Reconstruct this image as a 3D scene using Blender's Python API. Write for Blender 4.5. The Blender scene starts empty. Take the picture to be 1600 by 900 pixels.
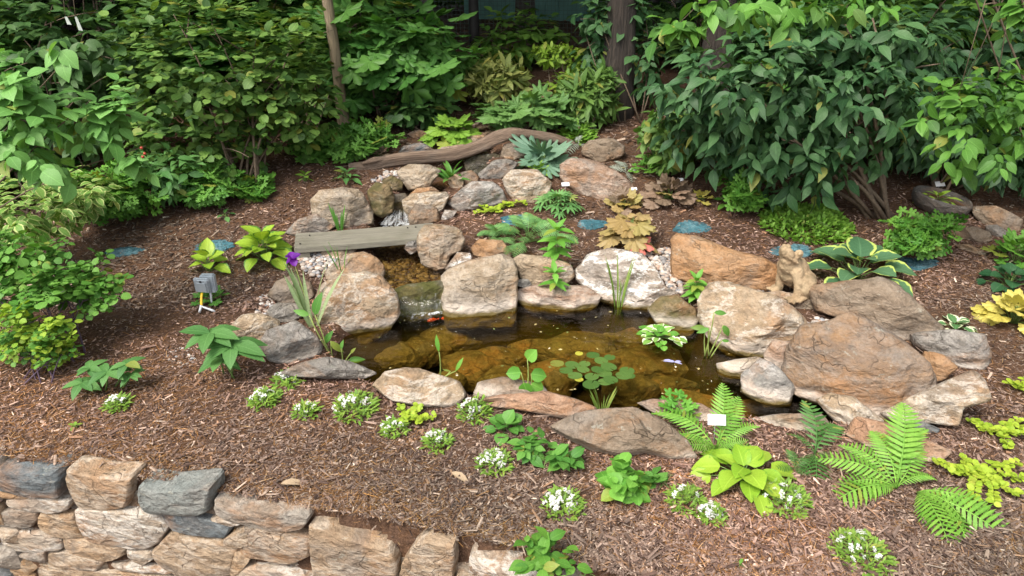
import bpy, math, random
import numpy as np
from mathutils import Vector, Matrix, Euler, noise
SC = bpy.context.scene
COL = SC.collection
R_ = math.radians

# ------------------------------------------------------------------ camera, sky, sun, exposure
CAM_H = 2.4; PITCH = R_(25.0); FPX = 800.0/math.tan(R_(35.0))      # focal length in pixels of a 1600 px wide frame
cd = bpy.data.cameras.new('camera'); cam = bpy.data.objects.new('camera', cd); COL.objects.link(cam)
cam.location = (0, 0, CAM_H); cam.rotation_euler = (math.pi/2-PITCH, 0, 0)
cd.sensor_width = 36; cd.angle = R_(70.0); cd.clip_end = 600; cd.clip_start = 0.05
SC.camera = cam
SUN = Vector((-0.42, -0.50, 0.95)).normalized()
w = bpy.data.worlds.new('World'); SC.world = w; w.use_nodes = True
nt = w.node_tree; sky = nt.nodes.new('ShaderNodeTexSky'); sky.sky_type = 'NISHITA'; sky.sun_disc = False
sky.sun_elevation = math.asin(SUN.z); sky.sun_rotation = math.atan2(SUN.x, SUN.y)
sky.air_density = 1.0; sky.dust_density = 4.0; sky.ozone_density = 1.0
bg = nt.nodes['Background']; bg.inputs[1].default_value = 0.15
hs = nt.nodes.new('ShaderNodeHueSaturation'); hs.inputs['Saturation'].default_value = .28      # thin bright overcast: a whiter sky
nt.links.new(sky.outputs[0], hs.inputs['Color']); nt.links.new(hs.outputs[0], bg.inputs[0])
sl = bpy.data.lights.new('sun', 'SUN'); sl.energy = 1.5; sl.angle = R_(22); sl.color = (1.0, 0.90, 0.76)
so = bpy.data.objects.new('sun', sl); COL.objects.link(so); so.location = (-8, -4, 14)
so.rotation_euler = (-SUN).to_track_quat('-Z', 'Y').to_euler()
SC.view_settings.view_transform = 'Standard'; SC.view_settings.look = 'None'
SC.view_settings.exposure = 1.3; SC.view_settings.gamma = 1.0
SC.render.engine = 'CYCLES'
cy = SC.cycles; cy.use_denoising = True; cy.max_bounces = 6; cy.diffuse_bounces = 3; cy.glossy_bounces = 3
cy.transmission_bounces = 4; cy.transparent_max_bounces = 8; cy.caustics_reflective = False; cy.caustics_refractive = False

# ------------------------------------------------------------------ projection helpers (ground first, then everything stands on it)
CP, SP = math.cos(PITCH), math.sin(PITCH)
def ray(px, py):
    a = (px-800)/FPX; b = -(py-450)/FPX
    return np.array([a, CP+b*SP, -SP+b*CP])
YS = [-30, 2.0, 3.3, 4.0, 5.0, 5.7, 6.3, 6.8, 7.7, 8.5, 10, 12, 20, 60, 300]
ZS = [.05, .05, .05, .07, .11, .20, .31, .44, .60, .72, .93, 1.12, 1.35, 2.5, 6.0]
def base_h(x, y):
    z = np.interp(y, YS, ZS)
    return z + 0.018*np.sin(1.7*x+0.6*y)*np.cos(1.3*y-0.4*x) + 0.008*np.sin(5.1*x+1.0)*np.sin(4.3*y)
def G(px, py):
    """where the line of sight through a pixel meets the bare ground"""
    d = ray(px, py); lo = 1.0; t = 1.0
    while t < 60:
        p = d*t
        if CAM_H+p[2] < base_h(p[0], p[1]): break
        lo = t; t += 0.15
    hi = t
    for _ in range(18):
        m = (lo+hi)/2; p = d*m
        if CAM_H+p[2] < base_h(p[0], p[1]): hi = m
        else: lo = m
    p = d*hi
    return Vector((p[0], p[1], CAM_H+p[2]))
def Z(px, py, z):
    d = ray(px, py); t = (z-CAM_H)/d[2]; p = d*t
    return Vector((p[0], p[1], z))
def AT(px, py, Y):
    d = ray(px, py); t = Y/d[1]; p = d*t
    return Vector((p[0], p[1], CAM_H+p[2]))
def depth(p): return p[1]*CP - (p[2]-CAM_H)*SP
def mpp(p): return depth(p)/FPX                                      # metres per photo pixel at a place

# ------------------------------------------------------------------ object helpers
def tag(o, label=None, cat=None, group=None, kind=None):
    if label: o['label'] = label
    if cat: o['category'] = cat
    if group: o['group'] = group
    if kind: o['kind'] = kind
    return o
def thing(name, label, cat, loc, group=None):
    o = bpy.data.objects.new(name, None); COL.objects.link(o); o.location = loc; o.empty_display_size = .05
    return tag(o, label, cat, group)
def link(name, me, parent=None, mat=None, M=None):
    """an object in world coordinates, parented without moving"""
    o = bpy.data.objects.new(name, me); COL.objects.link(o)
    if mat is not None and not me.materials: me.materials.append(mat)
    W = M if M is not None else Matrix()
    if parent is not None:
        o.parent = parent
        pl = parent.get('_w')
        o.matrix_local = WINV(parent) @ W
        WM[o.name] = W
    else:
        o.matrix_world = W; WM[o.name] = W
    return o
WM = {}
def WINV(p):
    if p.name in WM: return WM[p.name].inverted()
    return Matrix.Translation(p.location).inverted()
def tmesh(name, V, F, UV=None, smooth=True, col=None):
    """triangle mesh from arrays"""
    V = np.asarray(V, dtype=np.float32).reshape(-1, 3); F = np.asarray(F, dtype=np.int32).reshape(-1, 3)
    me = bpy.data.meshes.new(name)
    me.vertices.add(len(V)); me.vertices.foreach_set('co', V.ravel())
    me.loops.add(F.size); me.loops.foreach_set('vertex_index', F.ravel())
    me.polygons.add(len(F)); me.polygons.foreach_set('loop_start', np.arange(0, F.size, 3, dtype=np.int32))
    me.polygons.foreach_set('loop_total', np.full(len(F), 3, dtype=np.int32))
    me.polygons.foreach_set('use_smooth', np.full(len(F), smooth, dtype=bool))
    if UV is not None:
        ul = me.uv_layers.new(name='UVMap'); ul.data.foreach_set('uv', np.asarray(UV, dtype=np.float32)[F.ravel()].ravel())
    if col is not None:
        ca = me.color_attributes.new('Col', 'FLOAT_COLOR', 'POINT')
        c4 = np.ones((len(V), 4), dtype=np.float32); c4[:, :3] = col; ca.data.foreach_set('color', c4.ravel())
    me.update(calc_edges=True); me.validate()
    return me
def grid_faces(n, m, wrap=False):
    F = []
    mm = m if wrap else m-1
    for i in range(n-1):
        for j in range(mm):
            a = i*m+j; b = i*m+(j+1) % m; c = (i+1)*m+(j+1) % m; d = (i+1)*m+j
            F += [(a, b, c), (a, c, d)]
    return F
def tube(path, rad, n=6):
    """arrays of a tapering tube along a path"""
    P = [Vector(p) for p in path]; V = []; k = len(P)
    up = Vector((0.13, 0.21, 1)).normalized()
    for i, p in enumerate(P):
        t = (P[min(i+1, k-1)]-P[max(i-1, 0)]).normalized()
        u = t.cross(up)
        if u.length < .05: u = t.cross(Vector((1, 0, 0)))
        u.normalize(); v = t.cross(u); r = rad[i] if hasattr(rad, '__len__') else rad
        for j in range(n):
            a = 2*math.pi*j/n; q = p+u*(math.cos(a)*r)+v*(math.sin(a)*r); V.append(tuple(q))
    F = grid_faces(k, n, True)
    V.append(tuple(P[0])); V.append(tuple(P[-1])); a, b = len(V)-2, len(V)-1
    for j in range(n):
        F.append((a, (j+1) % n, j)); F.append((b, (k-1)*n+j, (k-1)*n+(j+1) % n))
    return np.array(V), np.array(F)
def join(parts):
    V = []; F = []; o = 0
    for v, f in parts:
        V.append(np.asarray(v)); F.append(np.asarray(f)+o); o += len(v)
    return np.concatenate(V), np.concatenate(F)
def box(c, s, rz=0.0, bev=0.0):
    V = []
    cr, sr = math.cos(rz), math.sin(rz)
    for z in (-1, 1):
        for x, y in ((-1, -1), (1, -1), (1, 1), (-1, 1)):
            X, Y_ = x*s[0]/2, y*s[1]/2
            V.append((c[0]+X*cr-Y_*sr, c[1]+X*sr+Y_*cr, c[2]+z*s[2]/2))
    Q = [(0, 3, 2, 1), (4, 5, 6, 7), (0, 1, 5, 4), (1, 2, 6, 5), (2, 3, 7, 6), (3, 0, 4, 7)]
    F = []
    for a, b, c_, d in Q: F += [(a, b, c_), (a, c_, d)]
    return np.array(V), np.array(F)

# ------------------------------------------------------------------ materials
class NT:
    def __init__(s, name):
        s.m = bpy.data.materials.new(name); s.m.use_nodes = True; s.t = s.m.node_tree
        s.p = s.t.nodes['Principled BSDF']; s.out = s.t.nodes['Material Output']
    def n(s, typ, **kw):
        o = s.t.nodes.new('ShaderNode'+typ)
        for k, v in kw.items(): setattr(o, k, v)
        return o
    def l(s, a, b): s.t.links.new(a, b)
    def math(s, op, a, b=None, c=None):
        o = s.n('Math', operation=op)
        for i, v in enumerate((a, b, c)):
            if v is None: continue
            if isinstance(v, (int, float)): o.inputs[i].default_value = v
            else: s.l(v, o.inputs[i])
        return o.outputs[0]
    def mix(s, f, a, b):
        o = s.n('Mix', data_type='RGBA')
        for i, v in ((0, f), (6, a), (7, b)):
            if isinstance(v, (int, float)): o.inputs[i].default_value = v
            elif isinstance(v, tuple): o.inputs[i].default_value = (*v[:3], 1)
            else: s.l(v, o.inputs[i])
        return o.outputs[2]
    def ramp(s, f, stops, interp='LINEAR'):
        o = s.n('ValToRGB'); e = o.color_ramp.elements; o.color_ramp.interpolation = interp
        while len(e) < len(stops): e.new(0.5)
        for i, (p, c) in enumerate(stops):
            e[i].position = p; e[i].color = (*c, 1) if isinstance(c, tuple) else (c, c, c, 1)
        s.l(f, o.inputs[0]); return o.outputs[0]
    def noise(s, vec, scale, detail=4, rough=.55, dist=0.0):
        o = s.n('TexNoise'); o.inputs['Scale'].default_value = scale; o.inputs['Detail'].default_value = detail
        o.inputs['Roughness'].default_value = rough; o.inputs['Distortion'].default_value = dist
        if vec is not None: s.l(vec, o.inputs['Vector'])
        return o.outputs[0]
    def bump(s, h, strength=.4, dist=.02, normal=None):
        o = s.n('Bump'); o.inputs['Strength'].default_value = strength; o.inputs['Distance'].default_value = dist
        s.l(h, o.inputs['Height'])
        if normal is not None: s.l(normal, o.inputs['Normal'])
        return o.outputs[0]
    def shifted(s, scale=(1, 1, 1), rot=(0, 0, 0)):
        tc = s.n('TexCoord'); oi = s.n('ObjectInfo'); m = s.n('Mapping'); m.inputs['Scale'].default_value = scale
        m.inputs['Rotation'].default_value = rot
        add = s.n('VectorMath', operation='ADD'); r = s.math('MULTIPLY', oi.outputs['Random'], 57.0)
        s.l(tc.outputs['Object'], add.inputs[0]); s.l(r, add.inputs[1]); s.l(add.outputs[0], m.inputs[0])
        return m.outputs[0]

MATS = {}
def rockmat(key, c1, c2, c3, vein=None, vein_amt=.5, strata=0.0, wet=False, moss=0.0, speck=.6, rust=.55, gain=.70):
    """weathered stone: two broad tones, a darker stain, pale veins, fine grain; a pale lime band at the water line"""
    c1, c2, c3 = (tuple(x*gain for x in q) for q in (c1, c2, c3)); vein = tuple(x*(gain+.06) for x in vein) if vein else None
    m = NT(key); v = m.shifted((1, 1, 1.6), (.3, .2, .4))
    big = m.noise(v, 3.2, 6, .68, .15); f = m.ramp(big, [(.36, 0.), (.62, 1.)])
    c = m.mix(f, c1, c2)
    if rust: c = m.mix(m.math('MULTIPLY', m.ramp(m.noise(v, 1.9, 5, .6, .9), [(.50, 0.), (.62, 1.)]), rust), c, (.30, .155, .070))
    if rust: c = m.mix(m.math('MULTIPLY', m.ramp(m.noise(m.shifted((1, 1.1, .9), (1, 2, .5)), 2.4, 5, .62, .7), [(.54, 0.), (.64, 1.)]), .55), c, (.17, .155, .14))
    st = m.noise(v, 8.5, 7, .72, .2); c = m.mix(m.ramp(st, [(.48, 0.), (.68, .8)]), c, c3)
    if strata:
        vs = m.shifted((1.2, 1.2, 6), (.35, -.3, .1)); s_ = m.noise(vs, 2.4, 6, .7, .15)
        c = m.mix(m.math('MULTIPLY', m.ramp(s_, [(.50, 0.), (.62, 1.)]), strata*.6), c, c3)
    if vein:
        vv = m.shifted((1, 1, 2.6), (.6, .5, .2)); vn = m.noise(vv, 1.8, 8, .72, .25)
        band = m.math('ABSOLUTE', m.math('SUBTRACT', vn, .5))
        c = m.mix(m.math('MULTIPLY', m.ramp(band, [(.0, 1.), (.045, 0.)]), vein_amt*.8), c, vein)
    lich = m.math('MULTIPLY', m.ramp(m.noise(v, 13, 6, .75, .1), [(.60, 0.), (.66, 1.)]), .5); c = m.mix(lich, c, (.33, .325, .27))
    dk = m.math('MULTIPLY', m.ramp(m.noise(m.shifted((1, 1, 1), (.2, 1.2, 2)), 19, 6, .75), [(.60, 0.), (.68, 1.)]), .6); c = m.mix(dk, c, (.085, .07, .055))
    gr = m.noise(v, 60, 3, .7); g2 = m.ramp(gr, [(.3, .62), (.5, 1.), (.72, 1.3)])
    mul = m.n('Mix', data_type='RGBA', blend_type='MULTIPLY'); mul.inputs[0].default_value = speck
    m.l(c, mul.inputs[6]); m.l(g2, mul.inputs[7]); c = mul.outputs[2]
    # hairline fractures
    vo = m.n('TexVoronoi', feature='DISTANCE_TO_EDGE'); vo.inputs['Scale'].default_value = 4.0
    dis = m.n('Mix', data_type='RGBA', blend_type='ADD'); dis.inputs[0].default_value = .35
    m.l(v, dis.inputs[6]); nn = m.n('TexNoise'); nn.inputs['Scale'].default_value = 5; m.l(v, nn.inputs['Vector']); m.l(nn.outputs['Color'], dis.inputs[7])
    m.l(dis.outputs[2], vo.inputs['Vector'])
    crack = m.ramp(vo.outputs['Distance'], [(0., 0.), (.012, 1.)])
    pick = m.ramp(m.noise(v, 2.2, 2), [(.5, 0.), (.58, 1.)])
    crk = m.math('MULTIPLY', m.math('SUBTRACT', 1.0, crack), pick)
    c = m.mix(m.math('MULTIPLY', crk, .55), c, (.07, .05, .035))
    geo = m.n('NewGeometry'); sx = m.n('SeparateXYZ'); m.l(geo.outputs['Position'], sx.inputs[0])
    if moss:
        mn = m.noise(v, 6, 4); c = m.mix(m.math('MULTIPLY', m.ramp(mn, [(.4, 0.), (.6, 1.)]), moss), c, (.060, .062, .014))
    if wet:
        zz = m.math('ADD', sx.outputs[2], m.math('MULTIPLY', m.math('SUBTRACT', m.noise(v, 6, 3), .5), .07))
        lime = m.ramp(m.math('MULTIPLY', zz, 4.0), [(.05, 0.), (.12, .5), (.26, .5), (.40, 0.)])
        c = m.mix(lime, c, (.60, .53, .46))
        alg = m.ramp(m.math('ADD', m.math('MULTIPLY', zz, 6.0), .5), [(.42, 1.), (.60, .85), (.74, 0.)])
        c = m.mix(alg, c, (.115, .085, .022))
    m.l(c, m.p.inputs['Base Color']); m.p.inputs['Roughness'].default_value = .82
    m.p.inputs['Specular IOR Level'].default_value = .25
    h1 = m.noise(v, 16, 8, .68, .4); h2 = m.math('ADD', m.math('MULTIPLY', h1, 1.0), m.math('MULTIPLY', gr, .25))
    h3 = m.math('SUBTRACT', h2, m.math('MULTIPLY', crk, .5))
    vr = m.n('TexVoronoi', feature='F1', distance='MANHATTAN'); vr.inputs['Scale'].default_value = 9.0; m.l(dis.outputs[2], vr.inputs['Vector'])
    h3 = m.math('ADD', h3, m.math('MULTIPLY', vr.outputs['Distance'], .55))
    m.l(m.bump(h3, .8, .035), m.p.inputs['Normal'])
    MATS[key] = m.m; return m.m
def leafmat(key, c1, c2, edge=None, edge_at=.72, rough=.48, trans=.30, vein=.25, spec=.28, streak=None, deep=None):
    """leaf: colour varies from leaf to leaf, pale midrib and side veins, light shines through"""
    m = NT(key); oi = m.n('ObjectInfo'); ge = m.n('NewGeometry')
    r = m.math('FRACT', m.math('ADD', oi.outputs['Random'], ge.outputs['Random Per Island']))
    c = m.mix(r, c1, c2)
    if deep is not None:
        r2 = m.math('FRACT', m.math('MULTIPLY', r, 7.31)); c = m.mix(m.ramp(r2, [(.6, 0.), (.95, 1.)]), c, deep)
    r3 = m.math('FRACT', m.math('MULTIPLY', r, 13.7)); c = m.mix(m.math('MULTIPLY', m.ramp(r3, [(.955, 0.), (.965, 1.)]), .55), c, (.30, .27, .05))      # a few yellowing leaves
    uv = m.n('UVMap'); sx = m.n('SeparateXYZ'); m.l(uv.outputs[0], sx.inputs[0])
    au = m.math('ABSOLUTE', m.math('SUBTRACT', m.math('MULTIPLY', sx.outputs[0], 2.0), 1.0))
    tc = m.n('TexCoord')
    nz = m.noise(tc.outputs['Object'], 40, 3)
    lum = m.ramp(nz, [(.3, .82), (.7, 1.12)])
    mul = m.n('Mix', data_type='RGBA', blend_type='MULTIPLY'); mul.inputs[0].default_value = 1
    m.l(c, mul.inputs[6]); m.l(lum, mul.inputs[7]); c = mul.outputs[2]
    if edge is not None:
        wob = m.noise(uv.outputs[0], 5, 3)
        e = m.math('ADD', au, m.math('MULTIPLY', m.math('SUBTRACT', wob, .5), .55))
        c = m.mix(m.ramp(e, [(edge_at-.04, 0.), (edge_at+.04, 1.)]), c, edge)
    if streak is not None:
        wv = m.math('FRACT', m.math('ADD', m.math('MULTIPLY', au, 2.2), m.math('MULTIPLY', m.noise(uv.outputs[0], 4, 2), 1.3)))
        c = m.mix(m.ramp(wv, [(.5, 0.), (.6, 1.)]), c, streak)
    hv = m.math('ABSOLUTE', m.math('SUBTRACT', m.math('FRACT', m.math('SUBTRACT', m.math('MULTIPLY', sx.outputs[1], 7.0), m.math('MULTIPLY', au, 1.6))), .5))
    side = m.ramp(hv, [(.0, 1.), (.10, 0.)]); mid = m.ramp(au, [(.02, 1.), (.09, 0.)])
    vn = m.math('MAXIMUM', m.math('MULTIPLY', side, .45), mid)
    if vein:
        lighter = tuple(min(1, x*1.7+.03) for x in c2)
        c = m.mix(m.math('MULTIPLY', vn, vein), c, lighter)
    m.l(c, m.p.inputs['Base Color']); m.p.inputs['Roughness'].default_value = rough
    m.p.inputs['Specular IOR Level'].default_value = spec
    m.l(m.bump(vn, .25, .004), m.p.inputs['Normal'])
    tr = m.n('BsdfTranslucent'); br = m.n('Mix', data_type='RGBA', blend_type='MULTIPLY'); br.inputs[0].default_value = 1
    m.l(c, br.inputs[6]); br.inputs[7].default_value = (1.25, 1.25, .55, 1); m.l(br.outputs[2], tr.inputs[0])
    mx = m.n('MixShader'); mx.inputs[0].default_value = trans
    m.l(m.p.outputs[0], mx.inputs[1]); m.l(tr.outputs[0], mx.inputs[2]); m.l(mx.outputs[0], m.out.inputs[0])
    MATS[key] = m.m; return m.m
def plain(key, c, rough=.6, var=.25, scale=30, bump=.2, metal=0., spec=.4):
    m = NT(key); tc = m.n('TexCoord'); n = m.noise(tc.outputs['Object'], scale, 5)
    lo = tuple(x*(1-var) for x in c); hi = tuple(min(1, x*(1+var)) for x in c)
    m.l(m.mix(m.ramp(n, [(.3, 0.), (.7, 1.)]), lo, hi), m.p.inputs['Base Color'])
    m.p.inputs['Roughness'].default_value = rough; m.p.inputs['Metallic'].default_value = metal
    m.p.inputs['Specular IOR Level'].default_value = spec
    if bump: m.l(m.bump(n, bump, .01), m.p.inputs['Normal'])
    MATS[key] = m.m; return m.m
def attrmat(key, rough=.9, gain=1.0, spec=.2):
    m = NT(key); a = m.n('Attribute', attribute_name='Col'); m.l(a.outputs['Color'], m.p.inputs['Base Color'])
    tc = m.n('TexCoord'); n = m.noise(tc.outputs['Object'], 120, 3)
    mul = m.n('Mix', data_type='RGBA', blend_type='MULTIPLY'); mul.inputs[0].default_value = .8
    m.l(a.outputs['Color'], mul.inputs[6]); m.l(m.ramp(n, [(.3, .7), (.7, 1.25)]), mul.inputs[7]); m.l(mul.outputs[2], m.p.inputs['Base Color'])
    m.p.inputs['Roughness'].default_value = rough; m.p.inputs['Specular IOR Level'].default_value = spec
    MATS[key] = m.m; return m.m

# ================================================================== THE SETTING: ground, water
from mathutils.geometry import tessellate_polygon
rng = np.random.default_rng(7); random.seed(7)
POND = [(535,560),(548,528),(600,508),(628,484),(690,472),(800,474),(870,466),(935,462),(1010,474),(1070,500),(1105,520),(1140,545),(1200,548),(1250,570),(1330,600),(1425,640),
        (1440,668),(1395,684),(1330,660),(1240,662),(1150,652),(1090,645),(1010,646),(935,648),(850,628),(745,618),(720,606),(640,596),(590,600),(550,580)]
POND = np.array([tuple(Z(x, y, 0.0))[:2] for x, y in POND])
POOL = np.array([tuple(Z(x, y, 0.14))[:2] for x, y in [(618,450),(694,446),(702,418),(668,400),(660,372),(662,350),(652,338),(604,338),(592,352),(588,380),(592,402),(604,430)]])
CHAN = np.array([tuple(Z(x, y, 0.36))[:2] for x, y in [(602,338),(655,338),(645,312),(692,294),(752,282),(768,258),(728,246),(668,262),(636,288),(612,306)]])
def sdist(poly, X, Y):
    """signed distance to a polygon, positive inside"""
    d = np.full(X.shape, 1e9); ins = np.zeros(X.shape, bool); n = len(poly)
    for i in range(n):
        ax, ay = poly[i]; bx, by = poly[(i+1) % n]; ex, ey = bx-ax, by-ay
        t = np.clip(((X-ax)*ex+(Y-ay)*ey)/(ex*ex+ey*ey), 0, 1)
        d = np.minimum(d, np.hypot(X-ax-t*ex, Y-ay-t*ey))
        with np.errstate(divide='ignore', invalid='ignore'):
            c = ((ay > Y) != (by > Y)) & (X < (bx-ax)*(Y-ay)/(by-ay+1e-12)+ax)
        ins ^= c
    return np.where(ins, d, -d)
def sstep(a, b, x):
    t = np.clip((x-a)/(b-a), 0, 1); return t*t*(3-2*t)
WALL = [(-60, 4.8), (-9.0, 3.6), (-2.55, 2.95), (-0.25, 2.42), (0.05, 2.345), (0.3, 2.24), (0.8, 2.10), (3.0, 2.0), (9, 1.9), (60, 1.2)]   # line of the retaining wall
def wall_y(x): return np.interp(x, [p[0] for p in WALL], [p[1] for p in WALL])
def ground_h(X, Y):
    z = base_h(X, Y)
    near = (np.abs(X) < 6) & (Y < 9)
    dp = np.full(X.shape, -9.); da = dp.copy(); dc = dp.copy()
    dp[near] = sdist(POND, X[near], Y[near]); da[near] = sdist(POOL, X[near], Y[near]); dc[near] = sdist(CHAN, X[near], Y[near])
    z = z*(1-sstep(-.10, .0, dp)) + (-.10)*sstep(-.10, .0, dp) - .38*sstep(0, .45, dp)
    z = np.where(da > -.10, z*(1-sstep(-.10, .03, da))+.055*sstep(-.10, .03, da), z)
    z = z - .16*sstep(-.06, .05, dc)*(da < 0)
    drop = sstep(.03, .0, Y-wall_y(X)-.028)
    return z - drop*1.15
def axis(core, step, lo, hi):
    a = list(np.arange(core[0], core[1]+1e-6, step)); s = step; x = core[1]
    while x < hi: s *= 1.22; x += s; a.append(x)
    s = step; x = core[0]; b = []
    while x > lo: s *= 1.22; x -= s; b.append(x)
    return np.array(b[::-1]+a)
xs = axis((-4.6, 4.6), .05, -250, 250); ys = axis((1.9, 9.0), .05, -60, 290)
GX, GY = np.meshgrid(xs, ys); GZ = ground_h(GX, GY)
GZ = GZ + .006*np.sin(23*GX+3*np.sin(7*GY))*np.sin(19*GY+2*np.sin(9*GX))*(GY > 2)
gme = tmesh('ground', np.stack([GX, GY, GZ], -1), grid_faces(len(ys), len(xs)))
m = NT('soil'); tc = m.n('TexCoord'); v = tc.outputs['Object']
n1 = m.noise(v, 1.3, 4); n2 = m.noise(v, 55, 5, .7, .8); n3 = m.noise(v, 9, 4, .6)
c = m.mix(m.ramp(n2, [(.3, 0.), (.7, 1.)]), (.050, .028, .018), (.16, .094, .062))
c = m.mix(m.math('MULTIPLY', m.ramp(n3, [(.5, 0.), (.7, 1.)]), .5), c, (.15, .075, .034))
ge = m.n('NewGeometry'); sx = m.n('SeparateXYZ'); m.l(ge.outputs['Position'], sx.inputs[0])
silt = m.ramp(m.math('ADD', m.math('MULTIPLY', sx.outputs[2], 6.0), .5), [(.38, 1.), (.5, 0.)])
silt = m.math('MULTIPLY', silt, m.math('GREATER_THAN', sx.outputs[1], 3.05))
c = m.mix(silt, c, m.mix(n3, (.022, .017, .007), (.075, .056, .02)))
m.l(c, m.p.inputs['Base Color']); m.p.inputs['Roughness'].default_value = .95; m.p.inputs['Specular IOR Level'].default_value = .1
m.l(m.bump(n2, .9, .03), m.p.inputs['Normal'])
tag(link('ground', gme, None, m.m), kind='structure')

def watermat(key, tint, rough=.03, bump=.08, scale=5.0):
    m = NT(key); tc = m.n('TexCoord'); mp = m.n('Mapping'); mp.inputs['Scale'].default_value = (1, 1.8, 1); m.l(tc.outputs['Object'], mp.inputs[0])
    n = m.noise(mp.outputs[0], scale, 3, .5, .6); nrm = m.bump(n, bump, .05)
    t = m.n('BsdfTransparent'); t.inputs[0].default_value = (*tint, 1)
    g = m.n('BsdfGlossy'); g.inputs['Roughness'].default_value = rough; m.l(nrm, g.inputs['Normal'])
    f = m.n('Fresnel'); f.inputs[0].default_value = 1.33; m.l(nrm, f.inputs['Normal'])
    mx = m.n('MixShader'); m.l(f.outputs[0], mx.inputs[0]); m.l(t.outputs[0], mx.inputs[1]); m.l(g.outputs[0], mx.inputs[2])
    m.l(mx.outputs[0], m.out.inputs[0]); m.t.nodes.remove(m.p); MATS[key] = m.m; return m.m
watermat('pond_water', (.88, .77, .40), .02, .13, 6.0)
watermat('stream_water', (.93, .82, .55), .04, .5, 16)
def sheet(name, poly, z, grow, mat):
    c = poly.mean(0); n = len(poly); P = []
    for i in range(n):
        a, b = poly[i-1], poly[(i+1) % n]; t = b-a; nr = np.array([t[1], -t[0]]); nr = nr/np.linalg.norm(nr)
        if np.dot(nr, poly[i]-c) < 0: nr = -nr
        P.append(poly[i]+nr*grow)
    V = [(p[0], p[1], z) for p in P]
    F = [t[::-1] if (np.cross(P[t[1]]-P[t[0]], P[t[2]]-P[t[0]]) < 0) else t for t in tessellate_polygon([[Vector(v) for v in V]])]
    me = tmesh(name, V, F, smooth=False)
    o = link(name, me, None, MATS[mat]); return tag(o, kind='structure')
sheet('pond_water', POND, 0.0, .05, 'pond_water')
sheet('stream_water', POOL, .135, .02, 'stream_water')
# channel water rises up hill in steps
sheet('stream_water', np.array([tuple(Z(x, y, .40))[:2] for x, y in [(612,310),(642,310),(690,293),(735,284),(755,268),(735,262),(690,274),(640,292)]]), .335, .03, 'stream_water')

# ------------------------------------------------------------------ bark mulch: uncountable shards of bark on the beds
def shards(N, xr, yr, pw, lr, wr, palette, weights, zoff=.004, bend=.25, keep=None, seed=1):
    r = np.random.default_rng(seed)
    u = r.random(N); y0, y1 = yr
    Y = (y0**(1-pw)+u*(y1**(1-pw)-y0**(1-pw)))**(1/(1-pw)) if pw != 1 else y0*(y1/y0)**u
    X = (r.random(N)*2-1)*(xr[0]+xr[1]*Y)
    ok = (sdist(POND, X, Y) < -.02) & (sdist(POOL, X, Y) < -.02) & (Y > wall_y(X)+.032)
    if keep is not None: ok &= keep(X, Y, r)
    X, Y = X[ok], Y[ok]; n = len(X); Zz = ground_h(X, Y)+zoff*(.4+2.0*r.random(n))
    L = (lr[0]+(lr[1]-lr[0])*r.random(n)**2.2)/2; W = (wr[0]+(wr[1]-wr[0])*r.random(n)**1.6)/2; W = np.minimum(W, L*.6)
    az = r.random(n)*2*np.pi; pit = r.normal(0, .22, n); rol = r.normal(0, .35, n)
    T = np.array([[-1, -.55, 0], [-1.05, .1, .35], [-.9, .6, 0], [1, -.45, 0], [1.1, -.05, .35], [.85, .5, 0]])
    V = np.empty((n, 6, 3)); jit = 1+r.normal(0, .18, (n, 6, 2))
    lx = T[None, :, 0]*jit[:, :, 0]*L[:, None]; ly = T[None, :, 1]*jit[:, :, 1]*W[:, None]*1.6; lz = np.broadcast_to(T[None, :, 2], lx.shape)*W[:, None]*.9
    lz2 = lz+lx*np.sin(pit)[:, None]+ly*np.sin(rol)[:, None]
    ca, sa = np.cos(az)[:, None], np.sin(az)[:, None]
    V[:, :, 0] = X[:, None]+lx*ca-ly*sa; V[:, :, 1] = Y[:, None]+lx*sa+ly*ca; V[:, :, 2] = Zz[:, None]+lz2
    F0 = np.array([[0, 3, 4], [0, 4, 1], [1, 4, 5], [1, 5, 2]]); F = (F0[None]+6*np.arange(n)[:, None, None]).reshape(-1, 3)
    pal = np.array(palette); ci = r.choice(len(pal), n, p=np.array(weights)/sum(weights))
    damp = np.sin(1.1*X+.7*Y+1)*np.sin(1.7*Y-.6*X)+.6*np.sin(3.1*X+2*np.sin(2*Y))*np.sin(2.7*Y+1)      # damp and sun-bleached patches
    cc = pal[ci]*(1+r.normal(0, .22, (n, 1))).clip(.4, 1.7)*(1+.20*damp)[:, None]; cc[:, 0] *= 1+.08*damp
    col = np.repeat(cc, 6, axis=0)
    return V.reshape(-1, 3), F, col
attrmat('bark')
bark_pal0 = [(.070, .039, .028), (.138, .084, .060), (.19, .124, .092), (.21, .112, .058), (.31, .21, .15), (.46, .35, .26)]
bark_pal = [tuple((.82*c+.18*(sum(q)/3))*1.10 for c in q) for q in bark_pal0]
parts = [shards(135000, (.35, .78), (2.0, 8.2), 2.4, (.010, .044), (.003, .013), bark_pal, [20, 34, 26, 12, 9, 1.2], seed=3),
         shards(2600, (.35, .78), (2.0, 7.0), 2.6, (.04, .09), (.006, .017), bark_pal, [30, 32, 20, 8, 12, 1], zoff=.009, seed=5),
         shards(45000, (.4, .78), (4.6, 8.6), 1.3, (.02, .06), (.006, .02), bark_pal, [22, 34, 22, 14, 10, 1.5], seed=14),
         shards(60000, (2.2, .85), (2.0, 8.0), 1.6, (.014, .05), (.004, .016), bark_pal, [20, 34, 26, 12, 9, 1.2], seed=4, keep=lambda X, Y, r: np.abs(X) > .35+.74*Y),
         shards(16000, (3, .9), (7.5, 22), 1.2, (.03, .10), (.015, .05), bark_pal, [24, 30, 14, 24, 8, 2], seed=6)]
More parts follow.
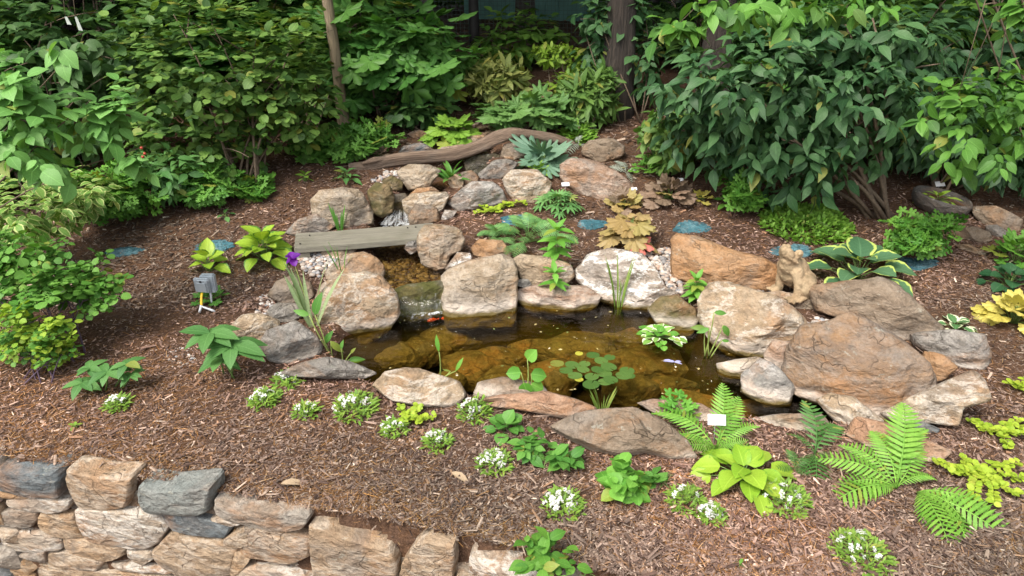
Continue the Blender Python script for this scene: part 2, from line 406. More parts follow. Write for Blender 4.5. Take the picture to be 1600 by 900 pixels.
def mesh_shards(name, parts, mat):
    V, F, C = [], [], []; o = 0
    for v, f, c in parts: V.append(v); F.append(f+o); C.append(c.clip(0, 1)); o += len(v)
    me = tmesh(name, np.concatenate(V), np.concatenate(F), col=np.concatenate(C), smooth=False)
    return link(name, me, None, MATS[mat])
tag(mesh_shards('bark_mulch', parts, 'bark'), 'brown shredded bark mulch covering the planting beds', 'mulch', kind='stuff')
# rusty pine straw gathered along the wall top, under the shrubs and in drifts
def straw_keep(X, Y, r):
    nz = np.sin(2.3*X+1.1*Y)*np.sin(1.9*Y-1.3*X+1)+.6*np.sin(5*X+2)*np.sin(6*Y)
    dw = Y-wall_y(X); p = .07+.30*(nz > .4)+.75*np.exp(-(dw/.22)**2)*(X < .3)+.45*((X < -1.6) & (Y < 4.0))+.35*((X > 1.5) & (Y > 4.9) & (Y < 7))
    return r.random(len(X)) < p
straw_pal = [(.20, .095, .030), (.30, .15, .05), (.14, .065, .025), (.40, .25, .12)]
tag(mesh_shards('pine_straw', [shards(90000, (.5, .80), (2.0, 8.0), 2.0, (.03, .085), (.0012, .0026), straw_pal, [4, 3, 3, 1], zoff=.006, keep=straw_keep, seed=9)], 'bark'),
    'rusty pine needles scattered over the mulch', 'pine straw', kind='stuff')

# ================================================================== ROCKS
T_ = {}
rockmat('tan', (.36, .27, .175), (.43, .345, .25), (.175, .13, .085), (.58, .51, .42), .5, .35, wet=True)
rockmat('cream', (.41, .295, .185), (.47, .375, .265), (.20, .145, .095), (.66, .60, .52), .8, .5, wet=True)
rockmat('white', (.34, .265, .195), (.50, .44, .385), (.12, .09, .065), (.84, .82, .78), 1.2, 1.3, wet=True)
rockmat('greywh', (.23, .22, .20), (.36, .335, .30), (.11, .105, .10), (.58, .55, .51), .8, .45, wet=True)
rockmat('grey', (.19, .18, .165), (.29, .255, .215), (.10, .092, .085), (.46, .43, .39), .6, .5, wet=True)
rockmat('brown', (.235, .17, .115), (.30, .23, .165), (.13, .093, .063), (.38, .32, .25), .35, .4, wet=True)
rockmat('slab', (.255, .18, .13), (.33, .195, .10), (.20, .172, .148), (.42, .36, .30), .35, .3, wet=True)
rockmat('orange', (.41, .22, .10), (.46, .285, .155), (.27, .14, .065), (.52, .36, .23), .4, .25, wet=True)
rockmat('pink', (.37, .235, .16), (.43, .32, .245), (.24, .145, .095), (.53, .46, .39), .55, .3, wet=True)
rockmat('salmon', (.40, .22, .13), (.45, .285, .19), (.29, .16, .095), (.54, .40, .29), .4, .2, wet=True)
rockmat('mossy',  (.17, .12, .055), (.30, .22, .12), (.045, .038, .022), (.40, .35, .24), .3, .2, wet=True, moss=.6)
rockmat('slate', (.14, .165, .175), (.19, .215, .225), (.095, .11, .12), (.28, .29, .28), .4, .5)
rockmat('slate_green', (.23, .255, .24), (.29, .30, .275), (.17, .185, .175), (.40, .38, .34), .3, .3)
rockmat('wall_tan', (.39, .28, .18), (.48, .365, .25), (.27, .175, .105), (.62, .55, .46), .6, .45)
rockmat('wall_orange', (.44, .275, .14), (.48, .345, .225), (.32, .185, .09), (.60, .50, .38), .5, .35)
rockmat('wall_white', (.46, .365, .265), (.55, .475, .39), (.33, .21, .13), (.70, .67, .61), .85, .4)
rockmat('wall_grey', (.30, .25, .20), (.38, .33, .27), (.19, .15, .115), (.52, .48, .42), .5, .45)
rockmat('mortar', (.30, .24, .18), (.38, .31, .24), (.20, .155, .11), None)
rockmat('submerged', (.17, .135, .065), (.24, .19, .10), (.065, .05, .025), (.32, .27, .16), .4, .3)

rockmat('moss_ledge', (.10, .085, .03), (.16, .14, .045), (.03, .026, .012), (.2, .18, .08), .3, .5, rust=.3, moss=.9)
def resample(pts, M):
    P = np.array(pts, float); n = len(P); out = []
    d = np.linalg.norm(np.roll(P, -1, 0)-P, axis=1); cum = np.concatenate([[0], np.cumsum(d)]); tot = cum[-1]
    for k in range(M):
        s = tot*k/M; i = min(np.searchsorted(cum, s, side='right')-1, n-1); f = (s-cum[i])/d[i]
        p0, p1, p2, p3 = P[i-1], P[i], P[(i+1) % n], P[(i+2) % n]
        lin = p1+(p2-p1)*f
        cr = .5*((2*p1)+(-p0+p2)*f+(2*p0-5*p1+4*p2-p3)*f*f+(-p0+3*p1-3*p2+p3)*f**3)
        out.append(lin*.85+cr*.15)
    return np.array(out)
def stone_mesh(name, out2, center, Rv, Uv, Nv, D, k=3.2, facets=11, seed=0, M=56, rings=23, amp=.030, cut=(.62, .90), back=1.0, rough=1.0, planes=False):
    """closed stone: an outline (metres, in the plane Rv/Uv) swelling to half-depth D on both sides, split by fracture planes, roughened"""
    r = random.Random(seed); c2 = out2.mean(0); V = []; RR = []
    for i in range(rings):
        q_ = 2*(i+.5)/rings-1; ph = math.pi/2*(q_*.72+.28*q_**3)*.985
        cs, sn = max(math.cos(ph), 0), math.sin(ph)
        rr = cs**(2/k); ww = math.copysign(abs(sn)**(2/k), sn)*D
        if i in (0, rings-1): rr = min(rr, .16); ww = math.copysign(D, sn)
        elif i in (1, rings-2): rr = min(rr, .42)
        elif i in (2, rings-3): rr = min(rr, .66)
        if ww < 0: ww *= back
        for j in range(M):
            q = c2+(out2[j]-c2)*rr
            V.append(Rv*q[0]+Uv*q[1]+Nv*ww); RR.append(rr)
    for ww in (-D*back, D): V.append(Rv*c2[0]+Uv*c2[1]+Nv*ww)
    hold = 1-.92*np.array(RR+[0, 0])**9        # the outline itself stays put
    V = np.array([tuple(v) for v in V]); size = math.sqrt(np.ptp(out2[:, 0])*np.ptp(out2[:, 1]))
    Rn, Un, Nn = (np.array(tuple(x)) for x in (Rv, Uv, Nv)); cc = V.mean(0); V = V-cc
    if planes:      # a bedding plane on top, broken faces toward the front and the sides
        for n, lo, hi in ((Vector((r.uniform(-.25, .25), r.uniform(-.35, .05), 1)), .58, .76), (Vector((r.uniform(-.5, .1), -1, r.uniform(.0, .4))), .60, .80), (Vector((r.uniform(.3, .9), -1, r.uniform(-.1, .5))), .62, .82), (Vector((r.uniform(-1, -.5), -.5, r.uniform(.2, .7))), .70, .9)):
            n = np.array(tuple(n.normalized())); d = V@n; ex = np.maximum(d-d.max()*r.uniform(lo, hi), 0); V = V-np.outer(ex*hold*.95, n)
    for f in range(facets):
        n = Nn*r.choice((1, 1, 1, -1))+Rn*r.uniform(-1.0, 1.0)+Un*r.uniform(-.9, 1.1); n /= np.linalg.norm(n)
        d = V@n; lim = d.max()*r.uniform(*cut); ex = np.maximum(d-lim, 0); V = V-np.outer(ex*hold*.93, n)
    for f in range(16):      # chipped corners
        n = Nn*r.uniform(.3, 1)*r.choice((1, 1, -1))+Rn*r.gauss(0, 1)+Un*r.gauss(0, 1); n /= np.linalg.norm(n)
        d = V@n; ex = np.maximum(d-d.max()*r.uniform(.86, .97), 0)*hold; V = V-np.outer(ex*.95, n)
    s1 = 2.2/max(size, .05); s2 = 7.5/max(size, .05); off = Vector((seed*3.7, seed*1.3, seed*2.1))
    lax = Vector((r.uniform(-.5, .5), r.uniform(-.5, .3), 1)).normalized()
    for i in range(len(V)):
        p = Vector(V[i]); a = noise.fractal(p*s1+off, 1.0, 2.1, 4)*amp*size
        b = (noise.ridged_multi_fractal(p*s2*.6+off, 1.0, 2.0, 3, 1.0, 2.0)-1.0)*amp*.22*size
        q_ = p*s1*.8+off; tb = noise.turbulence(q_, 4, True)-.5
        lay = p.dot(lax)*s1*2.6+1.2*noise.noise(q_); st = (lay-math.floor(lay)); st = (st if st < .8 else (1-st)*4)-.4
        b += (.030*tb+.024*st)*size*rough
        dirn = p.normalized() if p.length > 1e-6 else Vector((0, 0, 1))
        V[i] += np.array(tuple(dirn))*(a+b)
    V = V+cc+np.array(tuple(center))
    F = grid_faces(rings, M, True); nb = rings*M
    for j in range(M): F += [(nb, (j+1) % M, j), (nb+1, (rings-1)*M+j, (rings-1)*M+(j+1) % M)]
    me = tmesh(name, V, F)
    me.set_sharp_from_angle(angle=R_(17)); return me
ROCKN = [0]
def rock(outl, label, mat, cat='rock', name='rock', d=.55, k=3.4, z0=None, sub=0, facets=8, group=None, amp=.018, base=None, cut=(.66, .90), lean=0.0, M=56):
    """a boulder standing where the bottom of its outline meets the ground (or the water when z0 is given)"""
    ROCKN[0] += 1
    xsP = [p[0] for p in outl]; ysP = [p[1] for p in outl]
    if base is None:
        yb = max(ysP); xb = np.mean([p[0] for p in outl if p[1] > yb-.25*(yb-min(ysP))]); base = (xb, yb)
    g = Z(base[0], base[1], z0) if z0 is not None else G(*base)
    cx, cyp = (min(xsP)+max(xsP))/2, (min(ysP)+max(ysP))/2
    wpx, hpx = max(xsP)-min(xsP), max(ysP)-min(ysP)
    size = math.sqrt(wpx*hpx)*mpp(g); D = size*d
    view = Vector(ray(cx, cyp)).normalized(); N = -view
    N = (N+Vector((0, 0, lean))).normalized()
    dep = depth(g)+D*.55
    ctr = Vector(ray(cx, cyp))*dep+Vector((0, 0, CAM_H))
    Rv = Vector((0, 0, 1)).cross(N).normalized(); Uv = N.cross(Rv).normalized()
    mm = dep/FPX
    O = []
    for x, y in outl:
        yy = y
        if sub and y > cyp+.25*hpx: yy = y+sub*(y-cyp)/(.5*hpx)
        O.append(((x-cx)*mm*1.03, -(yy-cyp)*mm*1.03))
    o2 = resample(O, M)
    me = stone_mesh(name, o2, Vector((0, 0, 0)), Rv, Uv, N, D, k, facets, ROCKN[0], M=M, amp=amp, cut=cut, planes=True)
    o = link(name, me, None, MATS[mat], Matrix.Translation(ctr))
    return tag(o, label, cat, group)

# ---- stream and cascade
rock([(490,310),(505,294),(540,294),(562,298),(571,312),(582,335),(580,354),(545,359),(517,352),(491,338)], 'big tan-grey boulder beside the far end of the plank bridge', 'tan')
rock([(446,360),(467,342),(497,335),(522,357),(505,366),(470,370)], 'low grey mossy rock tucked behind the plank bridge', 'grey')
rock([(575,298),(590,284),(610,290),(616,310),(612,332),(595,340),(580,330)], 'golden mossy rock standing left of the small cascade', 'mossy')
rock([(597,282),(612,274),(630,285),(627,298),(608,297)], 'small green mossy stone behind the golden mossy rock', 'mossy')
rock([(622,267),(640,257),(672,258),(690,268),(676,284),(668,296),(638,297),(628,282)], 'brown block wedged under the driftwood log', 'tan', k=3.5)
rock([(630,312),(645,302),(697,301),(702,308),(692,327),(682,334),(640,338),(631,327)], 'tan and orange flat-topped block right of the cascade', 'cream', k=3.6)
rock([(638,337),(650,318),(683,326),(686,346),(660,352),(640,350)], 'grey-brown stone leaning against the orange-topped block', 'brown')
rock([(670,306),(697,301),(702,309),(690,327),(676,325),(668,314)], 'bright orange cornerstone beside the cascade', 'orange', k=3.4)
rock([(699,317),(715,300),(740,283),(770,285),(785,298),(792,317),(765,324),(740,327),(717,331)], 'big grey and white boulder right of the cascade', 'greywh', d=.55)
rock([(688,344),(695,328),(714,330),(706,342)], 'small white stone below the grey and white boulder', 'white')
rock([(785,282),(800,265),(837,266),(862,285),(856,311),(825,320),(806,318),(793,302)], 'cream-topped rock with a dark face below the blue-green perennial', 'cream')
rock([(747,272),(770,252),(790,248),(810,255),(800,270),(780,280),(752,281)], 'flat blue-grey rock beside the upper waterfall', 'grey')
rock([(720,270),(737,266),(748,276),(745,288),(722,288)], 'small brown stone right of the strap-leaved fern', 'brown')
rock([(700,280),(712,272),(725,280),(722,294),(704,294)], 'small tan stone under the strap-leaved fern', 'tan')
rock([(782,245),(787,226),(815,223),(822,245),(800,251)], 'rusty brown block holding up the driftwood log', 'brown', k=3.6)
rock([(618,243),(632,227),(662,224),(684,240),(650,248)], 'blue-grey pointed rock behind the driftwood log', 'slate')
rock([(683,241),(690,230),(725,226),(730,241),(705,246)], 'flat pinkish stone behind the driftwood log', 'pink')
rock([(728,230),(730,213),(755,211),(768,224),(750,233)], 'layered tan stone behind the middle of the log', 'tan', k=3.5)
rock([(636,209),(650,203),(668,206),(662,215),(645,215)], 'small pink stone below the lime green coral bells', 'pink')
rock([(875,260),(890,249),(915,249),(955,262),(985,285),(992,296),(977,306),(942,312),(910,307),(887,293),(876,282)], 'large salmon-tan boulder behind the label stakes', 'pink', d=.5)
rock([(910,231),(920,220),(955,216),(975,227),(975,241),(952,253),(930,254),(911,243)], 'rounded grey-brown boulder at the end of the log', 'brown')
rock([(836,152),(850,139),(870,142),(877,158),(850,166)], 'rusty split rock beside the rhododendron', 'salmon')
rock([(958,168),(975,160),(992,164),(990,174),(965,175)], 'flat tan stone right of the rhododendron', 'tan')
rock([(640,303),(652,294),(676,292),(686,300),(664,306)], 'wet orange-brown flat stone in the upper stream', 'orange')
# ---- left bank
rock([(487,482),(505,442),(535,430),(575,424),(600,436),(607,452),(617,465),(619,495),(602,507),(575,519),(540,524),(505,514),(486,502)], 'large cream and tan boulder left of the lower waterfall', 'cream', z0=0, sub=22, d=.5)
rock([(508,420),(540,397),(570,395),(590,407),(600,422),(596,438),(575,440),(535,442),(512,434)], 'tan boulder with a grass tuft above the pond', 'tan')
rock([(419,457),(437,435),(465,431),(485,445),(489,467),(470,478),(440,474)], 'grey-brown rounded rock behind the iris leaves', 'brown')
rock([(417,484),(435,472),(465,477),(471,499),(450,505),(427,502)], 'low grey stone under the iris leaves', 'grey')
rock([(360,505),(385,490),(412,492),(437,507),(430,527),(416,535),(388,537),(367,520)], 'cream rock behind the palmate hellebore', 'cream')
rock([(405,537),(422,512),(465,503),(485,520),(500,545),(496,562),(475,567),(445,569),(420,559)], 'grey and rust angular rock by the arrow-leaved water plant', 'grey', d=.5)
rock([(437,572),(475,562),(510,558),(545,569),(586,594),(565,600),(520,593),(470,583)], 'long low blue-grey rock on the near left shore', 'grey', d=.5)
rock([(500,392),(530,384),(558,391),(548,401),(512,404)], 'flat tan stone under the near end of the plank bridge', 'tan')
rock([(632,388),(637,378),(650,376),(654,392),(641,398)], 'small grey stone under the plank bridge', 'grey')
# ---- back of the pond
rock([(652,387),(655,365),(665,351),(690,350),(718,360),(728,378),(718,393),(702,400),(697,418),(680,422),(660,412)], 'knobbly tan-grey boulder pinning the plank bridge', 'tan', amp=.035)
rock([(695,420),(715,394),(735,396),(738,410),(712,424)], 'small white wedge rock behind the square grey boulder', 'white')
rock([(690,430),(700,420),(745,404),(785,397),(802,408),(807,430),(806,472),(800,489),(745,490),(697,489),(690,462)], 'square grey-tan boulder right of the lower waterfall', 'tan', z0=0, sub=22, k=3.8, d=.45, cut=(.8, .95))
rock([(736,387),(750,374),(785,376),(800,397),(795,407),(760,405),(740,399)], 'smooth orange rock behind the square grey boulder', 'orange')
rock([(800,407),(815,398),(860,402),(890,412),(899,430),(885,445),(832,447),(815,436)], 'tan block behind the tall lily', 'cream')
rock([(806,427),(820,412),(836,419),(830,434),(815,438)], 'small lichen-green stone beside the tall lily', 'mossy')
rock([(807,446),(812,436),(825,436),(831,445),(820,450)], 'rounded grey cobble left of the tall lily', 'greywh')
rock([(806,454),(840,445),(915,446),(938,462),(928,476),(880,482),(830,480),(808,472)], 'flat pink-tan ledge stone at the back water edge', 'pink', z0=0, sub=10, k=3.2)
rock([(900,429),(920,400),(955,389),(1000,396),(1022,415),(1037,442),(1065,453),(1058,463),(1020,476),(980,478),(940,464),(905,446)], 'white streaked boulder behind the pond rushes', 'white', z0=.02, sub=10, d=.5)
rock([(1012,487),(1030,467),(1055,461),(1085,480),(1092,496),(1082,514),(1057,516),(1028,503)], 'mossy grey stone at the foot of the white streaked boulder', 'mossy', z0=0, sub=10)
rock([(1049,387),(1054,374),(1090,375),(1130,387),(1180,395),(1212,408),(1220,440),(1180,450),(1140,456),(1110,453),(1060,443),(1052,410)], 'long flat orange sandstone slab behind the frog statue', 'orange', d=.42, k=3.6, cut=(.8, .95), amp=.02)
rock([(1090,483),(1104,450),(1134,446),(1202,458),(1249,484),(1263,511),(1253,533),(1195,550),(1151,557),(1121,540),(1096,513)], 'big cream boulder in front of the frog statue', 'cream', z0=.0, sub=8, d=.5)
# ---- right bank
rock([(1267,469),(1310,454),(1364,432),(1391,439),(1435,470),(1472,496),(1447,523),(1408,526),(1357,510),(1283,505)], 'wide brown flat-topped boulder under the variegated hosta', 'brown', d=.48)
rock([(1236,582),(1248,531),(1280,516),(1317,490),(1374,510),(1435,544),(1449,569),(1446,610),(1418,650),(1364,644),(1296,632),(1238,622)], 'huge tilted rust and grey slab on the right shore', 'slab', z0=0, sub=16, d=.34, k=4.2, cut=(.82, .96), amp=.022, M=72)
rock([(1195,557),(1205,535),(1249,532),(1246,571),(1232,579),(1202,573)], 'small rounded pink rock left of the huge slab', 'pink', z0=.02, sub=6)
rock([(1161,594),(1183,562),(1204,568),(1238,596),(1238,620),(1202,628),(1165,615)], 'cracked pale grey rock at the foot of the huge slab', 'greywh', z0=0, sub=8)
rock([(1122,574),(1178,554),(1196,558),(1172,587),(1128,588)], 'flat tan stone half in the water below the cream boulder', 'tan', z0=0, sub=6)
rock([(1426,537),(1472,518),(1523,510),(1541,545),(1534,571),(1486,567),(1435,552)], 'grey-black angular rock below the little white-edged hosta', 'grey')
rock([(1440,555),(1465,553),(1491,567),(1474,592),(1450,606),(1442,582)], 'small bright orange rock right of the huge slab', 'orange')
rock([(1395,670),(1435,626),(1499,565),(1520,580),(1535,603),(1500,626),(1503,655),(1460,664),(1425,676)], 'long cream rock leaning up from the right shore', 'cream', d=.38)
rock([(1276,638),(1296,622),(1330,620),(1374,643),(1373,666),(1347,673),(1310,662)], 'rounded cream and grey stone on the near right shore', 'cream', z0=.02, sub=4)
rock([(1173,671),(1222,650),(1276,637),(1302,660),(1249,671)], 'low flat tan stone beside the little dark fern', 'tan')
rock([(1328,702),(1337,670),(1397,666),(1474,680),(1460,703),(1415,716),(1364,711)], 'flat salmon rock sunk in mulch behind the broad fern', 'salmon', d=.4)
rock([(1424,671),(1440,660),(1465,663),(1463,671),(1440,675)], 'small blue slate stone lying on the salmon rock', 'slate', d=.5)
rock([(1490,365),(1517,354),(1540,358),(1547,370),(1537,377),(1496,376)], 'dark olive stone under the right-hand shrub', 'brown')
rock([(1542,356),(1556,352),(1580,364),(1564,372),(1546,369)], 'small pointed dark stone beside the dark olive stone', 'grey')
rock([(1520,330),(1551,322),(1590,336),(1592,358),(1546,356),(1528,344)], 'large dark stone deep under the right-hand shrub', 'brown')
rock([(1494,387),(1512,382),(1537,390),(1539,396),(1507,393)], 'thin tan stone lying in the mulch by the round stone bowl', 'tan')
# ---- front shore
rock([(584,597),(604,577),(637,573),(670,582),(715,600),(726,622),(710,640),(655,634),(610,621)], 'cream boulder on the near shore beside white candytuft', 'cream', d=.5)
rock([(738,618),(748,598),(787,589),(844,600),(856,614),(814,623),(745,625)], 'flat brown stone under the round-leaved sprout', 'brown', z0=.02, sub=3)
rock([(743,630),(784,618),(850,612),(894,621),(928,634),(932,648),(894,655),(830,644),(770,637)], 'long salmon-coloured flat stone on the near shore', 'salmon', d=.5)
rock([(862,681),(894,658),(942,645),(990,639),(1026,651),(1068,679),(1088,706),(1050,712),(1008,706),(969,716),(927,710),(898,698)], 'broad low brown rock in front of the pond', 'brown', d=.5, lean=.3)
rock([(996,639),(1020,629),(1089,625),(1121,637),(1103,653),(1035,655)], 'pink flat stone behind the tagged fern', 'pink', d=.45)
# mossy ledge of the lower fall
rock([(612,452),(640,444),(692,440),(698,452),(694,486),(650,491),(620,488)], 'mossy wet ledge stone under the lower waterfall', 'moss_ledge', z0=0, sub=10, k=5, d=.38, cut=(.9, .98), amp=.02)
# rocks lying under the water
for i, (cx, cyq, rx, ry) in enumerate([(615,556,62,20),(745,560,70,26),(700,524,70,18),(835,520,80,20),(800,596,60,18),(905,530,80,24),(1020,560,95,26),(1095,612,70,22),(980,606,55,16),(660,585,36,10),(1060,540,50,14),(870,560,50,16),(1330,640,60,10),(590,535,40,12),(655,540,55,16),(780,540,60,15),(930,565,48,14),(860,588,44,12),(1000,520,60,16),(1120,590,55,16),(760,505,60,12),(1050,590,50,14),(1180,635,50,12),(950,505,55,12),(700,600,40,9)]):
    c0 = Z(cx, cyq, -.20); mm = mpp(c0)
    rx *= .84; ry *= .84; ol = np.array([(rx*mm*math.cos(t)*(1+.16*math.sin(3*t+i)), ry*mm*2.0*math.sin(t)*(1+.16*math.cos(2*t+2*i))) for t in np.linspace(0, 2*math.pi, 56, endpoint=False)])
    me = stone_mesh('submerged_rock', ol, Vector((0, 0, 0)), Vector((1, 0, 0)), Vector((0, 1, 0)), Vector((0, 0, 1)), .11, 3.2, 5, 200+i)
    tag(link('submerged_rock', me, None, MATS['submerged'], Matrix.Translation(c0-Vector((0, 0, [.02, .09, .05, .13][i % 4])))), 'flat brown rock lying on the pond bottom under the water', 'rock', 'rocks under the pond water')

# ================================================================== RETAINING WALL of dry-laid fieldstone
wall = thing('retaining_wall', 'low fieldstone retaining wall of tan, orange and blue-grey stones', 'stone wall', (-1.4, 2.6, -1.0))
A, B = Vector((-2.55, 2.95, 0)), Vector((-.25, 2.42, 0)); wd = (B-A).normalized(); wn = Vector((wd.y, -wd.x, 0))      # wn points to the viewer
def on_wall(px, py):
    d = Vector(ray(px, py)); o = Vector((0, 0, CAM_H)); t = (A-o).dot(wn)/d.dot(wn); p = o+d*t
    return (p-A).dot(wd), p.z
def z7(*p): return [(x*.25, 690+y*.25) for x, y in p]
WS = [(z7((-60,170),(340,190),(372,250),(370,345),(280,345),(90,320),(-60,285)), 'slate', .20), (z7((405,195),(600,232),(790,240),(802,340),(770,425),(640,442),(470,425),(420,340)), 'wall_tan', .16),
      (z7((870,275),(1000,298),(1305,280),(1303,430),(1240,455),(920,442),(878,380)), 'slate_green', .18), (z7((-40,315),(180,338),(188,372),(60,362),(-40,345)), 'wall_orange', .12),
      (z7((190,350),(415,380),(412,440),(290,447),(30,402),(28,375)), 'wall_white', .12), (z7((-40,455),(110,425),(210,450),(226,490),(190,538),(-40,545)), 'wall_grey', .14),
      (z7((236,458),(440,468),(500,605),(420,612),(330,600),(230,545)), 'wall_orange', .13), (z7((445,450),(560,432),(960,460),(1032,550),(980,640),(890,692),(770,665),(540,630),(492,560)), 'wall_white', .18),
      (z7((985,455),(1160,460),(1440,540),(1395,612),(1300,606),(1040,562)), 'slate', .15), (z7((-40,552),(240,578),(370,620),(372,687),(200,697),(-40,655)), 'wall_white', .14),
      (z7((380,612),(520,620),(772,670),(770,722),(660,760),(390,692)), 'wall_orange', .15), (z7((-40,680),(90,720),(50,792),(-40,795)), 'wall_grey', .12), (z7((95,712),(272,690),(282,762),(190,742)), 'wall_grey', .10),
      (z7((65,790),(140,742),(222,800),(160,842),(80,838)), 'wall_orange', .11), (z7((290,715),(400,700),(642,762),(600,812),(540,816),(300,768)), 'wall_tan', .12), (z7((785,690),(930,700),(952,742),(890,776),(790,732)), 'wall_white', .11),
      (z7((940,700),(1050,595),(1382,640),(1472,670),(1435,850),(1100,850),(962,752)), 'wall_tan', .20), (z7((1470,690),(1562,740),(1500,822),(1440,836)), 'wall_orange', .11), (z7((1398,612),(1520,540),(1572,640),(1500,662),(1400,662)), 'wall_tan', .12),
      (z7((1310,490),(1380,478),(1512,515),(1440,532)), 'wall_white', .11), ([(335,783),(360,791),(465,804),(479,814),(471,827),(427,830),(360,814),(337,802)], 'wall_grey', .16),
      ([(367,831),(395,823),(465,838),(483,846),(481,873),(447,886),(381,871),(366,861)], 'wall_tan', .18), ([(483,816),(520,824),(605,850),(617,872),(619,915),(493,915)], 'wall_tan', .28),
      ([(628,872),(647,845),(668,838),(707,846),(705,915),(621,915)], 'wall_tan', .26), ([(735,878),(770,880),(825,896),(832,925),(757,925)], 'wall_grey', .22),
      ([(50,884),(110,892),(200,897),(272,906),(260,925),(60,925)], 'wall_tan', .14), ([(172,884),(250,888),(265,898),(186,892)], 'wall_white', .1), ([(365,886),(440,892),(491,907),(488,930),(365,930)], 'wall_white', .14),
      ([(-40,896),(14,900),(48,912),(40,930),(-40,930)], 'wall_orange', .13), ([(272,910),(360,908),(362,940),(270,940)], 'wall_tan', .14),
      ([(712,905),(752,912),(756,945),(708,945)], 'wall_tan', .14)]
for i, (ol, mt, D) in enumerate(WS):
    if i in (22, 23, 24): ol = [(x, y+(9 if y < 890 else 0)) for x, y in ol]      # low slabs, half buried
    D *= .5 if i not in (22, 23, 24) else .24
    P = np.array([on_wall(*p) for p in ol]); c = (P.min(0)+P.max(0))/2; o2 = resample((P-c)*1.035, 48)
    proud = .0 if i not in (0, 2) else .02
    ctr = A+wd*c[0]+Vector((0, 0, c[1]))-wn*(D*.95-.015*random.random()-proud)
    me = stone_mesh('stone', o2, Vector((0, 0, 0)), wd, Vector((0, 0, 1)), wn, D, 9.0, 5, 300+i, M=48, rings=17, amp=.016, cut=(.90, .98), rough=.6)
    link('stone', me, wall, MATS[mt], Matrix.Translation(ctr))
# lower courses and the rest of the wall, out to both sides
ri = random.Random(4)
for side, s0, s1 in ((0, -3.2, -.06), (1, 2.40, 5.5)):
    zt = .06 if side == 0 else -.02
    while zt > -1.0:
        h = ri.uniform(.10, .19); s = s0
        while s < s1:
            L = ri.uniform(.2, .46); 
            if s+L > s1: L = s1-s
            if L > .08:
                X = A.x+wd.x*(s+L/2); cpt = Vector((X, float(wall_y(X)), zt-h/2))
                hw, hh = L/2-.008, h/2-.006
                ol = resample([(-hw, -hh), (-hw*.3, -hh*1.04), (hw, -hh*.9), (hw*.96, hh*.8), (hw*.3, hh*1.05), (-hw*.95, hh)], 32)
                me = stone_mesh('stone', ol, Vector((0, 0, 0)), wd, Vector((0, 0, 1)), wn, .13, 6, 5, int(s*100)+900+int(zt*50), M=32, rings=9, cut=(.88, .97))
                link('stone', me, wall, MATS[ri.choice(['wall_tan', 'wall_orange', 'wall_white', 'wall_grey', 'slate'])], Matrix.Translation(cpt-wn*.10))
            s += L
        zt -= h
s_lo = -.03
for zt, h in ((-.60, .16), (-.76, .15), (-.91, .14)):
    s = -.06
    while s < 2.4:
        L = ri.uniform(.25, .5); hw, hh = L/2-.008, h/2-.006
        ol = resample([(-hw, -hh), (hw, -hh*.9), (hw*.96, hh*.8), (hw*.3, hh*1.05), (-hw*.95, hh)], 32)
        me = stone_mesh('stone', ol, Vector((0, 0, 0)), wd, Vector((0, 0, 1)), wn, .13, 6, 5, int(s*100)+700, M=32, rings=9, cut=(.88, .97))
        link('stone', me, wall, MATS[ri.choice(['wall_tan', 'wall_orange', 'wall_white', 'wall_grey'])], Matrix.Translation(A+wd*(s+L/2)+Vector((0, 0, zt))-wn*.12)); s += L
# rubble core behind the face stones
Vc = []; Fc = []
for i, s in enumerate(np.linspace(-3.2, 5.5, 60)):
    p = A+wd*s; yo = -wn*(.055+.012*math.sin(i*2.1)); q = p+yo; b = p-wn*.30
    top = (-.035 if s < 1.35 else -.05-.10*min(1, (s-1.35)/.6))+.012*math.sin(i*1.7)
    Vc += [(q.x, q.y, -1.15), (q.x, q.y, top), (b.x, b.y, top+.01), (b.x, b.y, -1.15)]
link('mortar_core', tmesh('mortar_core', Vc, grid_faces(60, 4)), wall, MATS['mortar'])

# ================================================================== PLANTS
# ---- leaf shapes: unit length along +X, flat in XY, face up +Z
def grid_leaf(prof, cols=(-1, 0, 1), fold=.18, curl=.25, wave=0.0):
    n = len(prof); V = []; UV = []; F = []; idx = []
    for i, hw in enumerate(prof):
        v = i/(n-1); row = []
        if hw <= 1e-4:
            V.append((v, 0, -curl*v*v)); UV.append((.5, v)); row = [len(V)-1]*len(cols)
        else:
            for u in cols:
                V.append((v-.06*abs(u)*(1 if v < .3 else 0), u*hw, -curl*v*v+fold*hw*abs(u)*abs(u)+wave*math.sin(v*9+u*2)*abs(u)*.06)); UV.append((u*.5+.5, v)); row.append(len(V)-1)
        idx.append(row)
    for i in range(n-1):
        for j in range(len(cols)-1):
            a, b, c, d = idx[i][j], idx[i][j+1], idx[i+1][j+1], idx[i+1][j]
            if a != b: F.append((a, d, b) if c == d else (a, c, b)); 
            if c != d: F.append((a, d, c) if a != b else (a, d, c))
    return np.array(V, float), np.array(F), np.array(UV, float)
